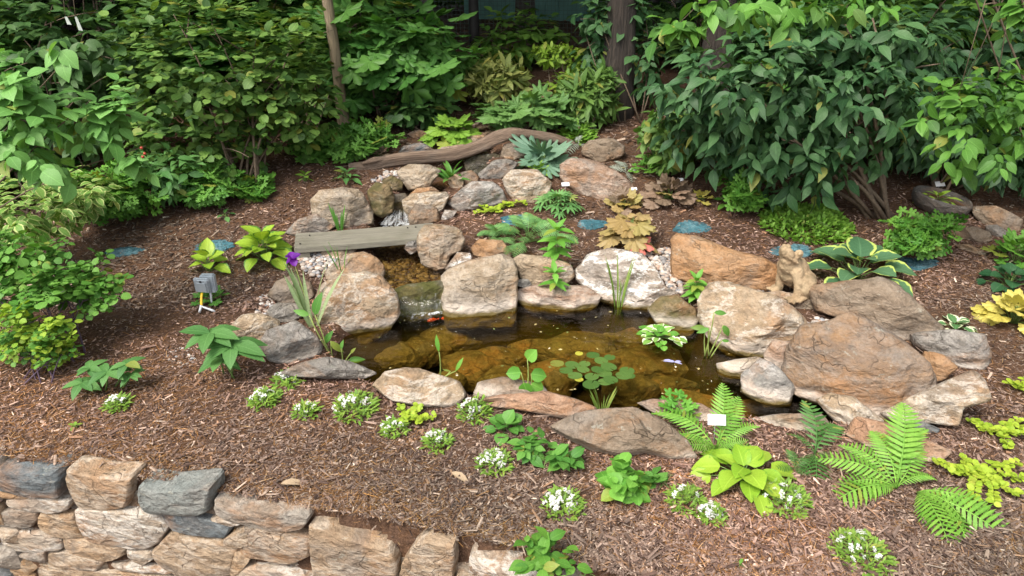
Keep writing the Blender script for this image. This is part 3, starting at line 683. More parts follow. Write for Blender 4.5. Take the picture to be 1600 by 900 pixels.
def palm_leaf(lobes=5, amp=.25, teeth=0, tooth=.04, n=40, dome=.12, gap=.35, stretch=1.0, ripple=.04):
    V = [(0.30, 0, 0)]; UV = [(.5, 0)]; F = []
    ths = np.linspace(-math.pi+gap, math.pi-gap, n)
    for ring, rr in ((1, .55), (2, 1.0)):
        for th in ths:
            ph = th/(math.pi-gap)*lobes*math.pi
            r = .52*(1-amp+amp*abs(math.cos(ph/2))**.8*1.6)*(1-.28*(abs(th)/math.pi)**2)
            if teeth and ring == 2: r *= 1+tooth*math.cos(ph*teeth)
            r *= rr
            V.append((.30+r*math.cos(th)*stretch*1.12, r*math.sin(th), -dome*rr*rr*.6+ripple*math.cos(ph)*rr)); UV.append((.5+.5*rr, (th+math.pi)/(2*math.pi)))
    for j in range(n-1):
        F.append((0, 1+j, 2+j)); a, b, c, d = 1+j, 2+j, 1+n+j+1, 1+n+j; F += [(a, d, c), (a, c, b)]
    return np.array(V, float), np.array(F), np.array(UV, float)
def frond(pairs=18, plen=.26, pw=.030, rise=.75, drop=1.0, base=.12, shape=.75, sweep=.35):
    V = []; F = []; UV = []
    def ctr(v): return np.array([v*(1-.12*v*v), 0, rise*v-drop*v*v])
    pth = [ctr(v) for v in np.linspace(0, 1, 9)]
    tv, tf = tube([Vector(p) for p in pth], [.010*(1-.75*i/8) for i in range(9)], 4)
    V += list(map(tuple, tv)); F += [tuple(f) for f in tf]; UV += [(.5, .5)]*len(tv)
    for i in range(pairs):
        v = base+(1-base)*(i/(pairs-.3)); c = ctr(v); l = plen*max(.05, math.sin(math.pi*min(1, (v-base*.6)/(1.03-base*.6))**shape))
        l *= 1.0+.08*math.sin(i*2.7)
        for s in (-1, 1):
            o = len(V); d = np.array([sweep*l, s*l*.94, -.20*l]); ax = np.array([1, 0, .3*(rise-2*drop*v)])
            pts = [(0, .75), (.35, 1.0), (.68, .72), (1.0, 0)]
            for q, wd_ in pts[:3]:
                mid = c+d*q+np.array([0, 0, -.10*l*q*q]); hw = pw*wd_*(l/plen*.6+.4)
                V += [tuple(mid-ax*hw), tuple(mid+ax*hw)]; UV += [(0.1, q), (.9, q)]
            V.append(tuple(c+d+np.array([sweep*.15*l, 0, -.12*l]))); UV.append((.5, 1))
            for a in (0, 2): 
                q4 = [(o+a, o+a+1, o+a+3), (o+a, o+a+3, o+a+2)]; F += q4 if s < 0 else [t[::-1] for t in q4]
            F.append((o+4, o+5, o+6) if s < 0 else (o+6, o+5, o+4))
    return np.array(V, float), np.array(F), np.array(UV, float)
def merge(ts):
    V, F, U = [], [], []; o = 0
    for v, f, u in ts: V.append(v); F.append(f+o); U.append(u); o += len(v)
    return np.concatenate(V), np.concatenate(F), np.concatenate(U)
def knit(ts, p0):
    """leaflets tied to one point so that a compound leaf is one piece"""
    v, f, u = merge(ts); n = len(v); F = list(map(tuple, f)); o = 0
    for t in ts: F.append((n, o, o+1)); o += len(t[0])
    return np.concatenate([v, [p0]]), np.array(F), np.concatenate([u, [(.5, 0)]])
def xf(t, ang=0, sc=1, off=(0, 0, 0), tilt=0):
    v, f, u = t; M = np.array(Matrix.Rotation(ang, 3, 'Z') @ Matrix.Rotation(tilt, 3, 'Y')); return (v*sc)@M.T+np.array(off), f, u
c5 = (-1, -.5, 0, .5, 1)
TM = {
 'ovate': grid_leaf([0, .20, .27, .19, 0]), 'ovate_hi': grid_leaf([0, .17, .26, .28, .22, .11, 0], curl=.3),
 'round': grid_leaf([0, .33, .42, .33, 0], curl=.12, fold=.12), 'lance': grid_leaf([0, .085, .13, .10, 0], curl=.3),
 'oblong': grid_leaf([0, .14, .21, .19, .12, 0], curl=.35, fold=.25), 'drop': grid_leaf([0, .15, .235, .20, .10, 0], curl=.42, fold=.22),
 'hosta': grid_leaf([0, .30, .41, .42, .36, .21, 0], c5, fold=.25, curl=.34, wave=.5), 'rounded': grid_leaf([0, .36, .46, .45, .30, 0], c5, fold=.25, curl=.22, wave=.4),
 'blade': grid_leaf([.010, .018, .020, .016, 0], curl=.18, fold=.5), 'needle': grid_leaf([.03, .05, 0], curl=.2),
 'coral': palm_leaf(7, .16, 3, .04, 43, dome=.16), 'lobed': palm_leaf(7, .24, 3, .06, 43, dome=.12), 'maple': palm_leaf(5, .48, 3, .07, 46, dome=.10, gap=.5), 'oak': palm_leaf(7, .42, 2, .08, 44, dome=.14, gap=.6, stretch=1.15),
 'holly': palm_leaf(9, .36, 1, .05, 46, dome=.10, gap=.8, stretch=1.5), 'ivy': palm_leaf(5, .34, 0, 0, 31, dome=.08, gap=.5),
 'fern': frond(17, .20, .020, rise=.55, drop=.95, shape=.8), 'lace': frond(13, .36, .030, rise=.6, drop=.8, shape=.6), 'small_fern': frond(11, .27, .027, rise=.45, drop=.85),
}
TM['trifoil'] = knit([xf(TM['round'], a, .55, (.30+.10*math.cos(a), .12*math.sin(a), 0)) for a in (-1.9, 0, 1.9)], (.2, 0, 0))
TM['cut'] = knit([xf(TM['ivy'], a, .62, (.22*math.cos(a)+.18, .20*math.sin(a), .03*math.cos(3*a))) for a in (-1.5, -.0, 1.5)], (.1, 0, 0))
TM['lacecut'] = knit([xf(TM['lance'], a, .75-.1*abs(a), (.15, 0, 0)) for a in (-1.9, -1.2, -.6, 0, .6, 1.2, 1.9)], (.1, 0, 0))
def blossom(n, spread, sz, seed, flat=.5):
    r = random.Random(seed); ts = []
    pet = (np.array([(0, 0, 0), (.6, -.32, .12), (1, 0, .05), (.6, .32, .12)], float), np.array([(0, 1, 2), (0, 2, 3)]), np.array([(.5, 0), (0, .5), (.5, 1), (1, .5)], float))
    for i in range(n):
        a = r.uniform(0, 6.28); q = math.sqrt(r.random())*spread; hgt = flat*(spread-q)+r.uniform(-.05, .05)
        for k in range(4): ts.append(xf(pet, a+k*1.57+r.uniform(-.2, .2), sz*r.uniform(.8, 1.2), (q*math.cos(a), q*math.sin(a), hgt), r.uniform(-.5, .15)))
    return merge(ts)
TM['umbel'] = blossom(12, .46, .17, 1); TM['umbel2'] = blossom(8, .42, .18, 2)
def mk(t, mat):
    key = ('M', t, mat)
    if key not in T_:
        v, f, u = TM[t]; me = tmesh(t+'_'+mat, v, f, u); me.materials.append(MATS[mat]); T_[key] = me
    return T_[key]
def frame(d, up):
    x = d.normalized(); z = (up-x*up.dot(x))
    if z.length < 1e-4: z = Vector((0, 0, 1)).cross(x).cross(x)
    z.normalize(); y = z.cross(x); return x, y, z
def leafM(p, d, up, L, wr=1.0):
    x, y, z = frame(d, up)
    return Matrix(((x.x*L, y.x*L*wr, z.x*L, p.x), (x.y*L, y.y*L*wr, z.y*L, p.y), (x.z*L, y.z*L*wr, z.z*L, p.z), (0, 0, 0, 1)))
def leaf(parent, t, mat, M, name='leaf'): return link(name, mk(t, mat), parent, None, M)
def mass(name, parent, t, mat, Ms, kind='stuff'):
    """many small leaves as one part"""
    if not Ms: return
    v, f, u = TM[t]; A_ = np.array([[list(r) for r in M] for M in Ms]); n = len(Ms)
    V = np.einsum('nij,vj->nvi', A_[:, :3, :3], v)+A_[:, None, :3, 3]
    F = (f[None]+(np.arange(n)*len(v))[:, None, None]).reshape(-1, 3)
    org = np.array(parent.location) if parent is not None else np.zeros(3)
    me = tmesh(name, V.reshape(-1, 3)-org, F, np.tile(u, (n, 1))); me.materials.append(MATS[mat])
    o = link(name, me, parent, None, Matrix.Translation(org))
    if kind: o['kind'] = kind
    return o
def stems(parent, segs, mat, name='stem', each=False):
    """tubes: list of (path, radii); one part, or one part each"""
    if not segs: return
    org = Vector(parent.location)
    groups = [[s] for s in segs] if each else [segs]
    for g in groups:
        V, F = join([tube([Vector(p)-org for p in path], rad, 5) for path, rad in g])
        link(name, tmesh(name, V, F), parent, MATS[mat], Matrix.Translation(org))
def arc(a, b, sag=.15, n=6, side=0.0, seed=0):
    a, b = Vector(a), Vector(b); L = (b-a).length; r = random.Random(seed); w = Vector((r.uniform(-1, 1), r.uniform(-1, 1), 0))*side*L
    return [a.lerp(b, t)+Vector((0, 0, 1))*(sag*L*4*t*(1-t))+w*math.sin(t*math.pi) for t in np.linspace(0, 1, n)]

G1 = {  # leaf colours
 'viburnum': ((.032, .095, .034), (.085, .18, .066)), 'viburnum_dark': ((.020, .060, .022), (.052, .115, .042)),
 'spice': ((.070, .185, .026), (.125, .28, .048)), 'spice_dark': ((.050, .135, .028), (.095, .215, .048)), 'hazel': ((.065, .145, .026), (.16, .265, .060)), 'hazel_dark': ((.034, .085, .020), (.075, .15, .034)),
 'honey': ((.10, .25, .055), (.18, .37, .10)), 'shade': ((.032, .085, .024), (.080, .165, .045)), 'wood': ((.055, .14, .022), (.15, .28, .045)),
 'rhodo': ((.060, .135, .028), (.14, .245, .055)), 'azalea': ((.17, .30, .030), (.28, .42, .055)), 'hydrangea': ((.085, .19, .050), (.15, .28, .080)),
 'maple_l': ((.045, .14, .026), (.10, .23, .048)), 'columbine': ((.07, .20, .030), (.145, .31, .055)), 'columbine_y': ((.17, .31, .030), (.30, .42, .050)),
 'hellebore': ((.055, .155, .040), (.105, .235, .065)), 'lily': ((.085, .25, .030), (.17, .38, .06)), 'teal': ((.10, .20, .135), (.18, .30, .20)), 'lime': ((.145, .29, .035), (.22, .37, .055)),
 'chart': ((.22, .34, .025), (.36, .46, .045)), 'fern': ((.11, .27, .030), (.20, .38, .055)), 'fern_dark': ((.045, .13, .028), (.085, .20, .045)), 'lacy': ((.10, .25, .075), (.18, .35, .115)),
 'candy': ((.11, .225, .03), (.23, .35, .055)), 'basil': ((.055, .175, .028), (.12, .28, .050)), 'ginger': ((.018, .070, .028), (.045, .12, .046)), 'cranes': ((.055, .17, .022), (.13, .29, .040)),
 'sedum': ((.12, .27, .030), (.21, .38, .055)), 'rush': ((.12, .21, .035), (.24, .33, .08)), 'iris': ((.18, .27, .12), (.30, .38, .20)), 'pad': ((.060, .135, .028), (.11, .20, .045)), 'painted': ((.22, .27, .22), (.34, .38, .32)),
}
for k_, (a_, b_) in G1.items(): leafmat(k_, a_, b_)
leafmat('hosta_gold', (.25, .41, .035), (.34, .48, .055), edge=(.10, .22, .035), edge_at=.80, rough=.38)
leafmat('hosta_lime', (.20, .36, .028), (.31, .46, .048), edge=(.15, .31, .035), edge_at=.95, rough=.38)
leafmat('hosta_blue', (.055, .135, .065), (.090, .185, .090), edge=(.42, .52, .13), edge_at=.80, rough=.45)
leafmat('hosta_white', (.070, .17, .060), (.10, .22, .080), edge=(.62, .66, .45), edge_at=.66, rough=.45)
leafmat('coral_tan', (.26, .17, .065), (.34, .25, .10), trans=.3); leafmat('coral_peach', (.30, .26, .085), (.36, .26, .12))
leafmat('coral_brown', (.14, .105, .070), (.25, .17, .12), trans=.2); leafmat('coral_pink', (.50, .12, .10), (.58, .22, .17)); leafmat('coral_gold', (.46, .40, .085), (.56, .50, .14))
leafmat('pieris', (.13, .18, .045), (.26, .28, .085)); leafmat('variegated', (.13, .26, .05), (.20, .34, .08), edge=(.46, .52, .20), edge_at=.7)
leafmat('aqua_var', (.16, .33, .06), (.24, .42, .10), edge=(.70, .74, .55), edge_at=.62)
leafmat('yellowing', (.30, .36, .04), (.46, .44, .06)); leafmat('white_petal', (.66, .66, .67), (.76, .76, .78), vein=0, trans=.25, rough=.6); leafmat('purple_petal', (.09, .008, .20), (.14, .015, .27), vein=0); leafmat('pink_petal', (.55, .33, .27), (.62, .42, .34), vein=0)
leafmat('canopy', (.05, .125, .02), (.11, .22, .035), trans=.45)
plain('stem_green', (.10, .17, .04), .6, .2, 40, 0); plain('stem_purple', (.075, .045, .075), .5, .2, 40, 0); plain('twig', (.13, .095, .065), .85, .3, 40, .3); plain('stem_pale', (.22, .28, .07), .6, .2, 40, 0); plain('twig_red', (.20, .10, .06), .8, .3, 40, .2)

CAMP = Vector((0, 0, CAM_H))
def in_frame(p):
    dp = depth(p)
    if dp < .3: return False
    x = 800+p[0]/dp*FPX; y = 450-(p[1]*SP+(p[2]-CAM_H)*CP)/dp*FPX
    return -10 < x < 1610 and -10 < y < 910
def bush(name, label, cat, base, ells, t, mat, L, n, clump=6, droop=.25, indiv=240, shell=(.55, 1.0), stem_mat='twig', nst=9, seed=1, group=None, wr=1.0, upright=.7, layers=0, mat2=None, p2=0.0, srad=.011, spiral=False, via=None):
    """a shrub: stems from its foot into the crown, leaves in sprays on twigs; the leaves that show best are single parts"""
    r = random.Random(seed); root = thing(name, label, cat, base, group)
    E = []
    for (cx, cyq, rx, ry, Y, dm) in ells:
        c = AT(cx, cyq, Y); mm = mpp(c); E.append((c, (rx*mm, dm, ry*mm)))
    wts = [e[1][0]*e[1][2]+e[1][0]*e[1][1] for e in E]; tw = sum(wts); LS = []; LS2 = []
    for ei, (c, rad) in enumerate(E):
        for _ in range(int(n*wts[ei]/tw)):
            while True:
                d = Vector((r.gauss(0, 1), r.gauss(0, 1), r.gauss(0, 1)))
                if d.length > .1: break
            d.normalize()
            if d.y > .35 and r.random() < .6: d.y = -d.y
            q = shell[0]+(shell[1]-shell[0])*r.random()**.6
            q *= 1+.13*noise.noise(Vector((d.x*2.5+seed, d.y*2.5, d.z*2.5)))*2
            p = c+Vector((d.x*rad[0], d.y*rad[1], d.z*rad[2]))*q
            if layers: 
                st = layers; p.z = round((p.z+.10*p.x)/st)*st-.10*p.x+r.gauss(0, st*.10)
            gz = float(base_h(p.x, p.y))+.03
            if p.z < gz: continue
            out = Vector((d.x/rad[0], d.y/rad[1], d.z/rad[2])).normalized()
            tx = out.cross(Vector((0, 0, 1)))
            if tx.length < .05: tx = Vector((1, 0, 0))
            tx.normalize(); ty = Vector((0, 0, 1)).cross(tx) if not spiral else out.cross(tx)
            axis_ = (out+Vector((0, 0, -droop*.6))).normalized(); az = r.uniform(0, 6.28)
            for k in range(clump):
                a = az+k*(2.4 if spiral else 3.1416+.35)+r.uniform(-.35, .35); back = (k//2)*(.42 if not spiral else .08)
                ld = (tx*math.cos(a)+ty*math.sin(a))*.85+axis_*(.45 if k else .9)+Vector((0, 0, -droop*r.uniform(.4, 1.5)))
                up = Vector((0, 0, 1))*upright+out*.5+Vector((r.gauss(0, .28), r.gauss(0, .28), r.gauss(0, .2)))
                if r.random() < .12: continue
                pp = p-axis_*L*back+ld*L*.06; l = L*(r.uniform(.40, 1.18) if k else r.uniform(.7, 1.2))
                if pp.z+ld.z*l < gz-.01: continue
                M = leafM(pp, ld, up, l, wr*r.uniform(.9, 1.1))
                score = q+.55*out.dot((CAMP-p).normalized())+.05*r.random()+(0 if in_frame(pp) else -3)
                (LS2 if mat2 and r.random() < p2 else LS).append((score, M))
    for LL, mt in ((LS, mat), (LS2, mat2)):
        if not LL: continue
        LL.sort(key=lambda s: -s[0]); ni = int(indiv*len(LL)/(len(LS)+len(LS2)))
        for s, M in LL[:ni]: leaf(root, t, mt, M)
        if len(LL) > ni: mass('foliage', root, t, mt, [M for s, M in LL[ni:]])
    sg = []
    for i in range(nst):
        c, rad = E[i % len(E)]; tgt = c+Vector((r.uniform(-.7, .7)*rad[0], r.uniform(-.6, .5)*rad[1], r.uniform(-.3, .7)*rad[2]))
        b = Vector(base)+Vector((r.uniform(-.12, .12), r.uniform(-.08, .12), -.03)); P = arc(b, tgt, .06, 7, .06, seed*31+i)
        if via is not None and (tgt-Vector(base)).length > 1.6:
            vp = Vector(via).lerp(Vector((tgt.x, tgt.y, max(tgt.z+.5, via[2]))), .35); P = arc(b, vp, .05, 4, .03, i)[:-1]+arc(vp, tgt, .10, 4, .05, i+9)
        sg.append((P, [srad*(1-.7*j/6)*r.uniform(.8, 1.2) for j in range(7)]))
        for j in (3, 4, 5):
            e = P[j]+Vector((r.uniform(-.5, .5)*rad[0], r.uniform(-.5, .3)*rad[1], r.uniform(-.1, .5)*rad[2])); sg.append((arc(P[j], e, .05, 4, .05, i*7+j), [srad*.5, srad*.4, srad*.3, srad*.2]))
    for i in range(nst): stems(root, sg[4*i:4*i+4], stem_mat)
    return root
def rosette(name, label, cat, px, py, R, H, n, t, mat, L, wr=1.0, pitch=(55, -18), seed=1, stem='stem_green', group=None, joined=False, mats=None, srad=.0028, base=None, up=1.0, each=None, lmin=.7):
    """a clump: leaves on stalks from one crown, inner ones high, outer ones spreading"""
    r = random.Random(seed); g = base or G(px, py); mm = mpp(g); root = thing(name, label, cat, g, group); sg = []; Ms = []
    for i in range(n):
        q = (i+.5)/n; az = i*2.39996+r.uniform(-.3, .3)+seed; rad = R*mm*(.12+.88*q**.65)*r.uniform(.88, 1.1); l = L*mm*r.uniform(lmin, 1.1)
        z = H*mm*((1-q)**.75*.75+.25)*r.uniform(.85, 1.1); dv = Vector((math.cos(az), math.sin(az), 0)); pi_ = R_(pitch[0]+(pitch[1]-pitch[0])*q**.8+r.uniform(-9, 9))
        a = Vector(g)+dv*max(rad-.5*l, .12*rad)+Vector((0, 0, z)); ld = dv*math.cos(pi_)+Vector((0, 0, math.sin(pi_)))
        upv = Vector((0, 0, up))-dv*.15+Vector((r.gauss(0, .15), r.gauss(0, .15)-.12, 0))
        M = leafM(a, ld, upv, l, wr*r.uniform(.92, 1.08)); mt = mat if not mats else r.choice(mats)
        if joined: Ms.append(M)
        else: leaf(root, t, mt, M)
        sg.append((arc(Vector(g)+dv*.01, a, .06 if z > 0 else 0, 4), [srad*1.2, srad, srad*.9, srad*.7]))
    if joined: mass('foliage', root, t, mat, Ms)
    stems(root, sg, stem)
    return root
def mound(name, label, cat, px, py, R, H, n, t, mat, L, seed=1, flowers=0, fl=11, group=None, fside=(-.3, .2), lift=.35, wr=1.0, fmat='white_petal', ry=None, n2=None):
    """a low cushion of tiny leaves, with flower heads as parts of their own"""
    r = random.Random(seed); g = G(px, py); mm = mpp(g); root = thing(name, label, cat, g, group); Ms = []; sg = []
    ry = ry or R*1.1
    for i in range(n):
        a = r.uniform(0, 6.28); q = math.sqrt(r.random()); x, y = math.cos(a)*q*R*mm, math.sin(a)*q*ry*mm
        wob = .75+.9*noise.noise(Vector((x/mm/R*2+seed, y/mm/R*2, seed)))
        z = H*mm*(1-.8*q*q)*r.uniform(.1, 1.0)*wob; d = Vector((math.cos(a)*q, math.sin(a)*q, lift+r.random()*.9)).normalized()+Vector((r.gauss(0, .6), r.gauss(0, .6), r.gauss(0, .25)))
        p = Vector((g.x+x, g.y+y, float(base_h(g.x+x, g.y+y))+max(z, .002)))
        Ms.append(leafM(p, d, Vector((0, -.2, 1)), L*mm*r.uniform(.6, 1.15), wr))
    mass('foliage', root, t, mat, Ms)
    for i in range(min(14, n//12)):
        a = r.uniform(0, 6.28); e = Vector(g)+Vector((math.cos(a)*R*.7*mm, math.sin(a)*R*.7*mm, H*.5*mm)); sg.append((arc(g, e, .15, 4), [.0022, .0018, .0015, .001]))
    stems(root, sg, 'stem_green')
    for i in range(flowers):
        a = r.uniform(0, 6.28); q = math.sqrt(r.random()); x = (math.cos(a)*q*.95+fside[0]*.45)*R*mm; y = (math.sin(a)*q*.8+fside[1]*.6)*ry*mm
        z = H*mm*max(0, 1-q*q)*.75+.022*r.random()+.006; p = Vector((g.x+x, g.y+y, float(base_h(g.x+x, g.y+y))+z))
        tilt = Vector((x*2, y*2-.03, .12)).normalized()
        leaf(root, r.choice(('umbel', 'umbel2')), fmat, leafM(p, Vector((1, r.uniform(-1, 1), 0)), tilt, fl*mm*r.uniform(.8, 1.25)), 'flower')
    return root
def creeper(name, label, px, py, dirs, seed=1, L=11, mat='chart', cat='ground cover', group=None):
    """creeping stems lying on the mulch with rows of paired coin-shaped leaves; each runner is a part"""
    r = random.Random(seed); g = G(px, py); mm = mpp(g); root = thing(name, label, cat, g, group)
    for (dx, dy) in dirs:
        e = G(px+dx, py+dy); k = max(4, int(math.hypot(dx, dy*1.6)/L*2.0)); Ms = []; P = []
        side = Vector((r.uniform(-1, 1), r.uniform(-1, 1), 0))*.03
        for i in range(k+1):
            q = i/k; p = Vector(g).lerp(e, q)+side*math.sin(q*3.1); p.z = float(base_h(p.x, p.y))+.018+.022*abs(math.sin(q*7+seed)); P.append(p)
        for i, p in enumerate(P):
            dv = (P[min(i+1, k)]-P[max(i-1, 0)]).normalized(); sv = Vector((-dv.y, dv.x, 0))
            for s in (-1, 1, -1):
                ld = sv*s+dv*r.uniform(-.3, .5)+Vector((0, 0, r.uniform(.0, .5))); Ms.append(leafM(p+Vector((0, 0, r.uniform(0, .012))), ld, Vector((r.gauss(0, .25), -.25+r.gauss(0, .25), 1)), L*mm*r.uniform(.75, 1.2)))
        org = Vector(g); v, f, u = TM['round']; n = len(Ms)
        A_ = np.array([[list(q) for q in M] for M in Ms]); V = np.einsum('nij,vj->nvi', A_[:, :3, :3], v)+A_[:, None, :3, 3]-np.array(org)
        F = (f[None]+(np.arange(n)*len(v))[:, None, None]).reshape(-1, 3); tv, tf = tube([p-org for p in P], .0022, 4)
        VV = np.concatenate([V.reshape(-1, 3), tv]); FF = np.concatenate([F, tf+n*len(v)]); UU = np.concatenate([np.tile(u, (n, 1)), np.full((len(tv), 2), .5)])
        link('runner', tmesh('runner', VV, FF, UU), root, MATS[mat], Matrix.Translation(org))
    return root
def blades(name, label, cat, base, n, H, mat, spread=.35, seed=1, t='blade', wr=1.0, group=None, name_part='leaf', hmin=.6):
    """upright strap or rush leaves from one foot (H in metres)"""
    r = random.Random(seed); root = thing(name, label, cat, base, group)
    for i in range(n):
        a = r.uniform(0, 6.28); q = spread*r.uniform(.2, 1); d = Vector((math.cos(a)*q, math.sin(a)*q*.7, 1))
        leaf(root, t, mat, leafM(Vector(base)+Vector((math.cos(a)*.02, math.sin(a)*.02, -.02)), d, Vector((math.cos(a)*-1, -1+math.sin(a), .2)), H*r.uniform(hmin, 1.1), wr), name_part)
    return root
def stalk(name, label, cat, base, H, whorls, t, mat, L, seed=1, stem='stem_green', lean=(0, 0), pitch=25, per=6, wr=1.0, rad=.004, group=None, top=True):
    """one upright stem with whorls of leaves (metres)"""
    r = random.Random(seed); root = thing(name, label, cat, base, group); tipv = Vector(base)+Vector((lean[0], lean[1], H)); P = arc(base, tipv, .0, 6)
    stems(root, [(P, [rad, rad, rad*.9, rad*.8, rad*.7, rad*.5])], stem)
    for w_ in range(whorls):
        q = (w_+1)/whorls; p = Vector(base).lerp(tipv, q)
        for k in range(per):
            a = k*6.283/per+w_*.5+r.uniform(-.2, .2); pi_ = R_(pitch+(45 if w_ == whorls-1 and top else 0)*(k % 2)+r.uniform(-10, 10)); dv = Vector((math.cos(a), math.sin(a), 0))
            leaf(root, t, mat, leafM(p, dv*math.cos(pi_)+Vector((0, 0, math.sin(pi_))), Vector((0, -.15, 1)), L*r.uniform(.8, 1.1)*(1 if w_ < whorls-1 else .85), wr))
    return root
def fern(name, label, px, py, fronds, t, mat, cat='fern', stem=None):
    """each frond a part; fronds given as (dx, dy pixels to its tip on the ground, lift)"""
    g = G(px, py); root = thing(name, label, cat, g)
    for i, (dx, dy, lift) in enumerate(fronds):
        mm = mpp(g); tip = G(px+dx, py+dy); d = tip-Vector(g); L = d.length*1.22+lift*.25; d = d+Vector((0, 0, lift))
        leaf(root, t, mat, leafM(Vector(g)+Vector((0, 0, .01)), d, Vector((.45*math.sin(i*2.3+px), -.25+.3*math.cos(i*1.7+px), 1)), L, .85+.25*((i*7) % 5)/4), 'frond')
    return root

# ------------------------------------------------------------------ big shrubs framing the garden
bush('leafy_shrub', 'tall dark green shrub with tiers of small round leaves left of the slender tree', 'shrub', G(385, 300),
     [(345, 95, 175, 125, 7.0, .95), (450, 140, 85, 100, 6.9, .6), (300, 205, 125, 80, 6.7, .6)], 'round', 'hazel', .100, 760, 6, .12, 300, layers=.17, upright=1.3, seed=2, nst=12, mat2='hazel_dark', p2=.35, srad=.014, wr=.95)
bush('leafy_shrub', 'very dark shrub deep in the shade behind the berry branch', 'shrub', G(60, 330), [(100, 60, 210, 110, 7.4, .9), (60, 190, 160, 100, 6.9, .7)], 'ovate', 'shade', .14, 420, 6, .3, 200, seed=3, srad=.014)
b = bush('berry_shrub', 'pale green branch with large oval leaves and little red berries', 'shrub', Vector((-4.3, 4.3, .06)),
     [(50, 200, 90, 105, 4.15, .35), (165, 185, 85, 60, 4.35, .25), (30, 130, 70, 60, 4.2, .25), (215, 250, 32, 32, 4.3, .12), (95, 80, 22, 14, 4.3, .08)], 'ovate_hi', 'honey', .115, 100, 6, .22, 300, seed=4, shell=(.2, 1), nst=6, upright=.9, wr=1.3, srad=.009)
plain('berry', (.30, .045, .025), .35, .2, 20, 0)
for i, (x, y) in enumerate([(221, 231), (226, 240), (223, 245), (55, 190), (59, 196)]):
    c = AT(x, y, 4.22); vv = []; 
    me = bpy.data.meshes.new('berry')
    import bmesh
    bm = bmesh.new(); bmesh.ops.create_uvsphere(bm, u_segments=10, v_segments=7, radius=.009); bm.to_mesh(me); bm.free()
    for p_ in me.polygons: p_.use_smooth = True
    link('berry', me, b, MATS['berry'], Matrix.Translation(c))
bush('variegated_shrub', 'low yellow-edged leafy shrub at the foot of the dark shrubs', 'shrub', G(40, 385), [(45, 325, 85, 48, 5.2, .4), (120, 300, 60, 40, 5.5, .3)], 'ovate_hi', 'variegated', .10, 150, 6, .2, 240, seed=5, nst=6, srad=.006)
for i, (cx, cyq, rx, ry, Y, lab, mt, t, L) in enumerate([(175, 295, 70, 42, 5.9, 'bushy green perennial with cut leaves along the mulch edge', 'cranes', 'cut', .11), (255, 270, 75, 48, 6.2, 'dark leafy mound under the tiered shrub', 'hellebore', 'drop', .12),
        (325, 285, 55, 36, 6.3, 'medium green cut-leaved mound beside the bare stems of the tiered shrub', 'columbine', 'cut', .11), (400, 295, 30, 22, 6.5, 'small sprawling green plant below the tiered shrub', 'cranes', 'cut', .10)]):
    bush('leafy_perennial', lab, 'plant', G(cx, cyq+ry*.85), [(cx, cyq, rx, ry, Y, .3)], t, mt, L, 70, 5, .2, 200, seed=20+i, nst=5, srad=.005, stem_mat='stem_green', shell=(.3, 1))
bush('columbine', 'bushy columbine with dark green three-part leaves and purple stems', 'plant', G(95, 560), [(60, 430, 95, 60, 4.25, .35), (150, 450, 55, 48, 4.3, .22), (30, 395, 60, 40, 4.4, .3)], 'trifoil', 'columbine', .105, 115, 5, .12, 300, seed=6, stem_mat='stem_purple', nst=8, srad=.006, shell=(.35, 1), upright=1.1)
bush('columbine', 'yellow-green columbine in front of the dark columbine', 'plant', G(55, 600), [(50, 515, 62, 52, 3.9, .25), (95, 545, 30, 25, 3.85, .12)], 'trifoil', 'columbine_y', .085, 80, 5, .12, 300, seed=7, stem_mat='stem_purple', nst=6, srad=.005, shell=(.3, 1), upright=1.1, mat2='columbine', p2=.3)
# behind the stream
bush('maple_shrub', 'broad-leaved maple-like shrub beside the slender tree', 'shrub', G(610, 190), [(610, 60, 125, 70, 8.3, .8), (660, 95, 85, 45, 8.1, .6), (560, 120, 60, 55, 8.2, .5)], 'maple', 'maple_l', .26, 120, 5, .28, 300, seed=8, srad=.016, shell=(.4, 1), upright=1.1)
bush('shade_shrub', 'low dark green shrub between the maple-like shrub and the lime coral bells', 'shrub', G(655, 205), [(650, 170, 60, 36, 8.0, .5)], 'ovate', 'shade', .14, 90, 6, .2, 150, seed=9)
bush('leafy_perennial', 'bright green leafy clump at the foot of the slender tree', 'plant', G(560, 240), [(560, 218, 62, 22, 7.3, .4), (495, 235, 40, 22, 7.2, .3)], 'cut', 'columbine', .14, 110, 5, .15, 220, seed=10, nst=5, srad=.005, stem_mat='stem_green', shell=(.3, 1))
bush('pieris_shrub', 'olive-yellow shrub with whorls of narrow leaves behind the coral bells', 'shrub', G(785, 175), [(780, 128, 48, 32, 8.4, .35)], 'lance', 'pieris', .17, 60, 11, -.15, 280, seed=11, spiral=True, nst=6, wr=1.2)
bush('oakleaf_hydrangea', 'pale green lobed-leaf hydrangea behind the driftwood log', 'shrub', G(820, 208), [(815, 172, 62, 28, 7.9, .4), (865, 178, 30, 20, 7.8, .25)], 'oak', 'hydrangea', .20, 42, 4, .25, 200, seed=12, nst=6, shell=(.3, 1), upright=1.2)
bush('rhododendron', 'glossy green rhododendron with whorled leaves', 'shrub', G(920, 212), [(920, 155, 50, 52, 8.1, .42)], 'lance', 'rhodo', .17, 120, 9, -.12, 300, seed=13, spiral=True, nst=7, wr=1.15)
bush('azalea', 'airy yellow-green azalea behind the rhododendron', 'shrub', G(875, 160), [(865, 85, 32, 18, 8.9, .25), (905, 95, 28, 16, 8.9, .2), (885, 130, 42, 14, 8.7, .25)], 'lance', 'azalea', .10, 130, 7, .0, 260, seed=14, spiral=True, nst=7, wr=1.6, shell=(.3, 1))
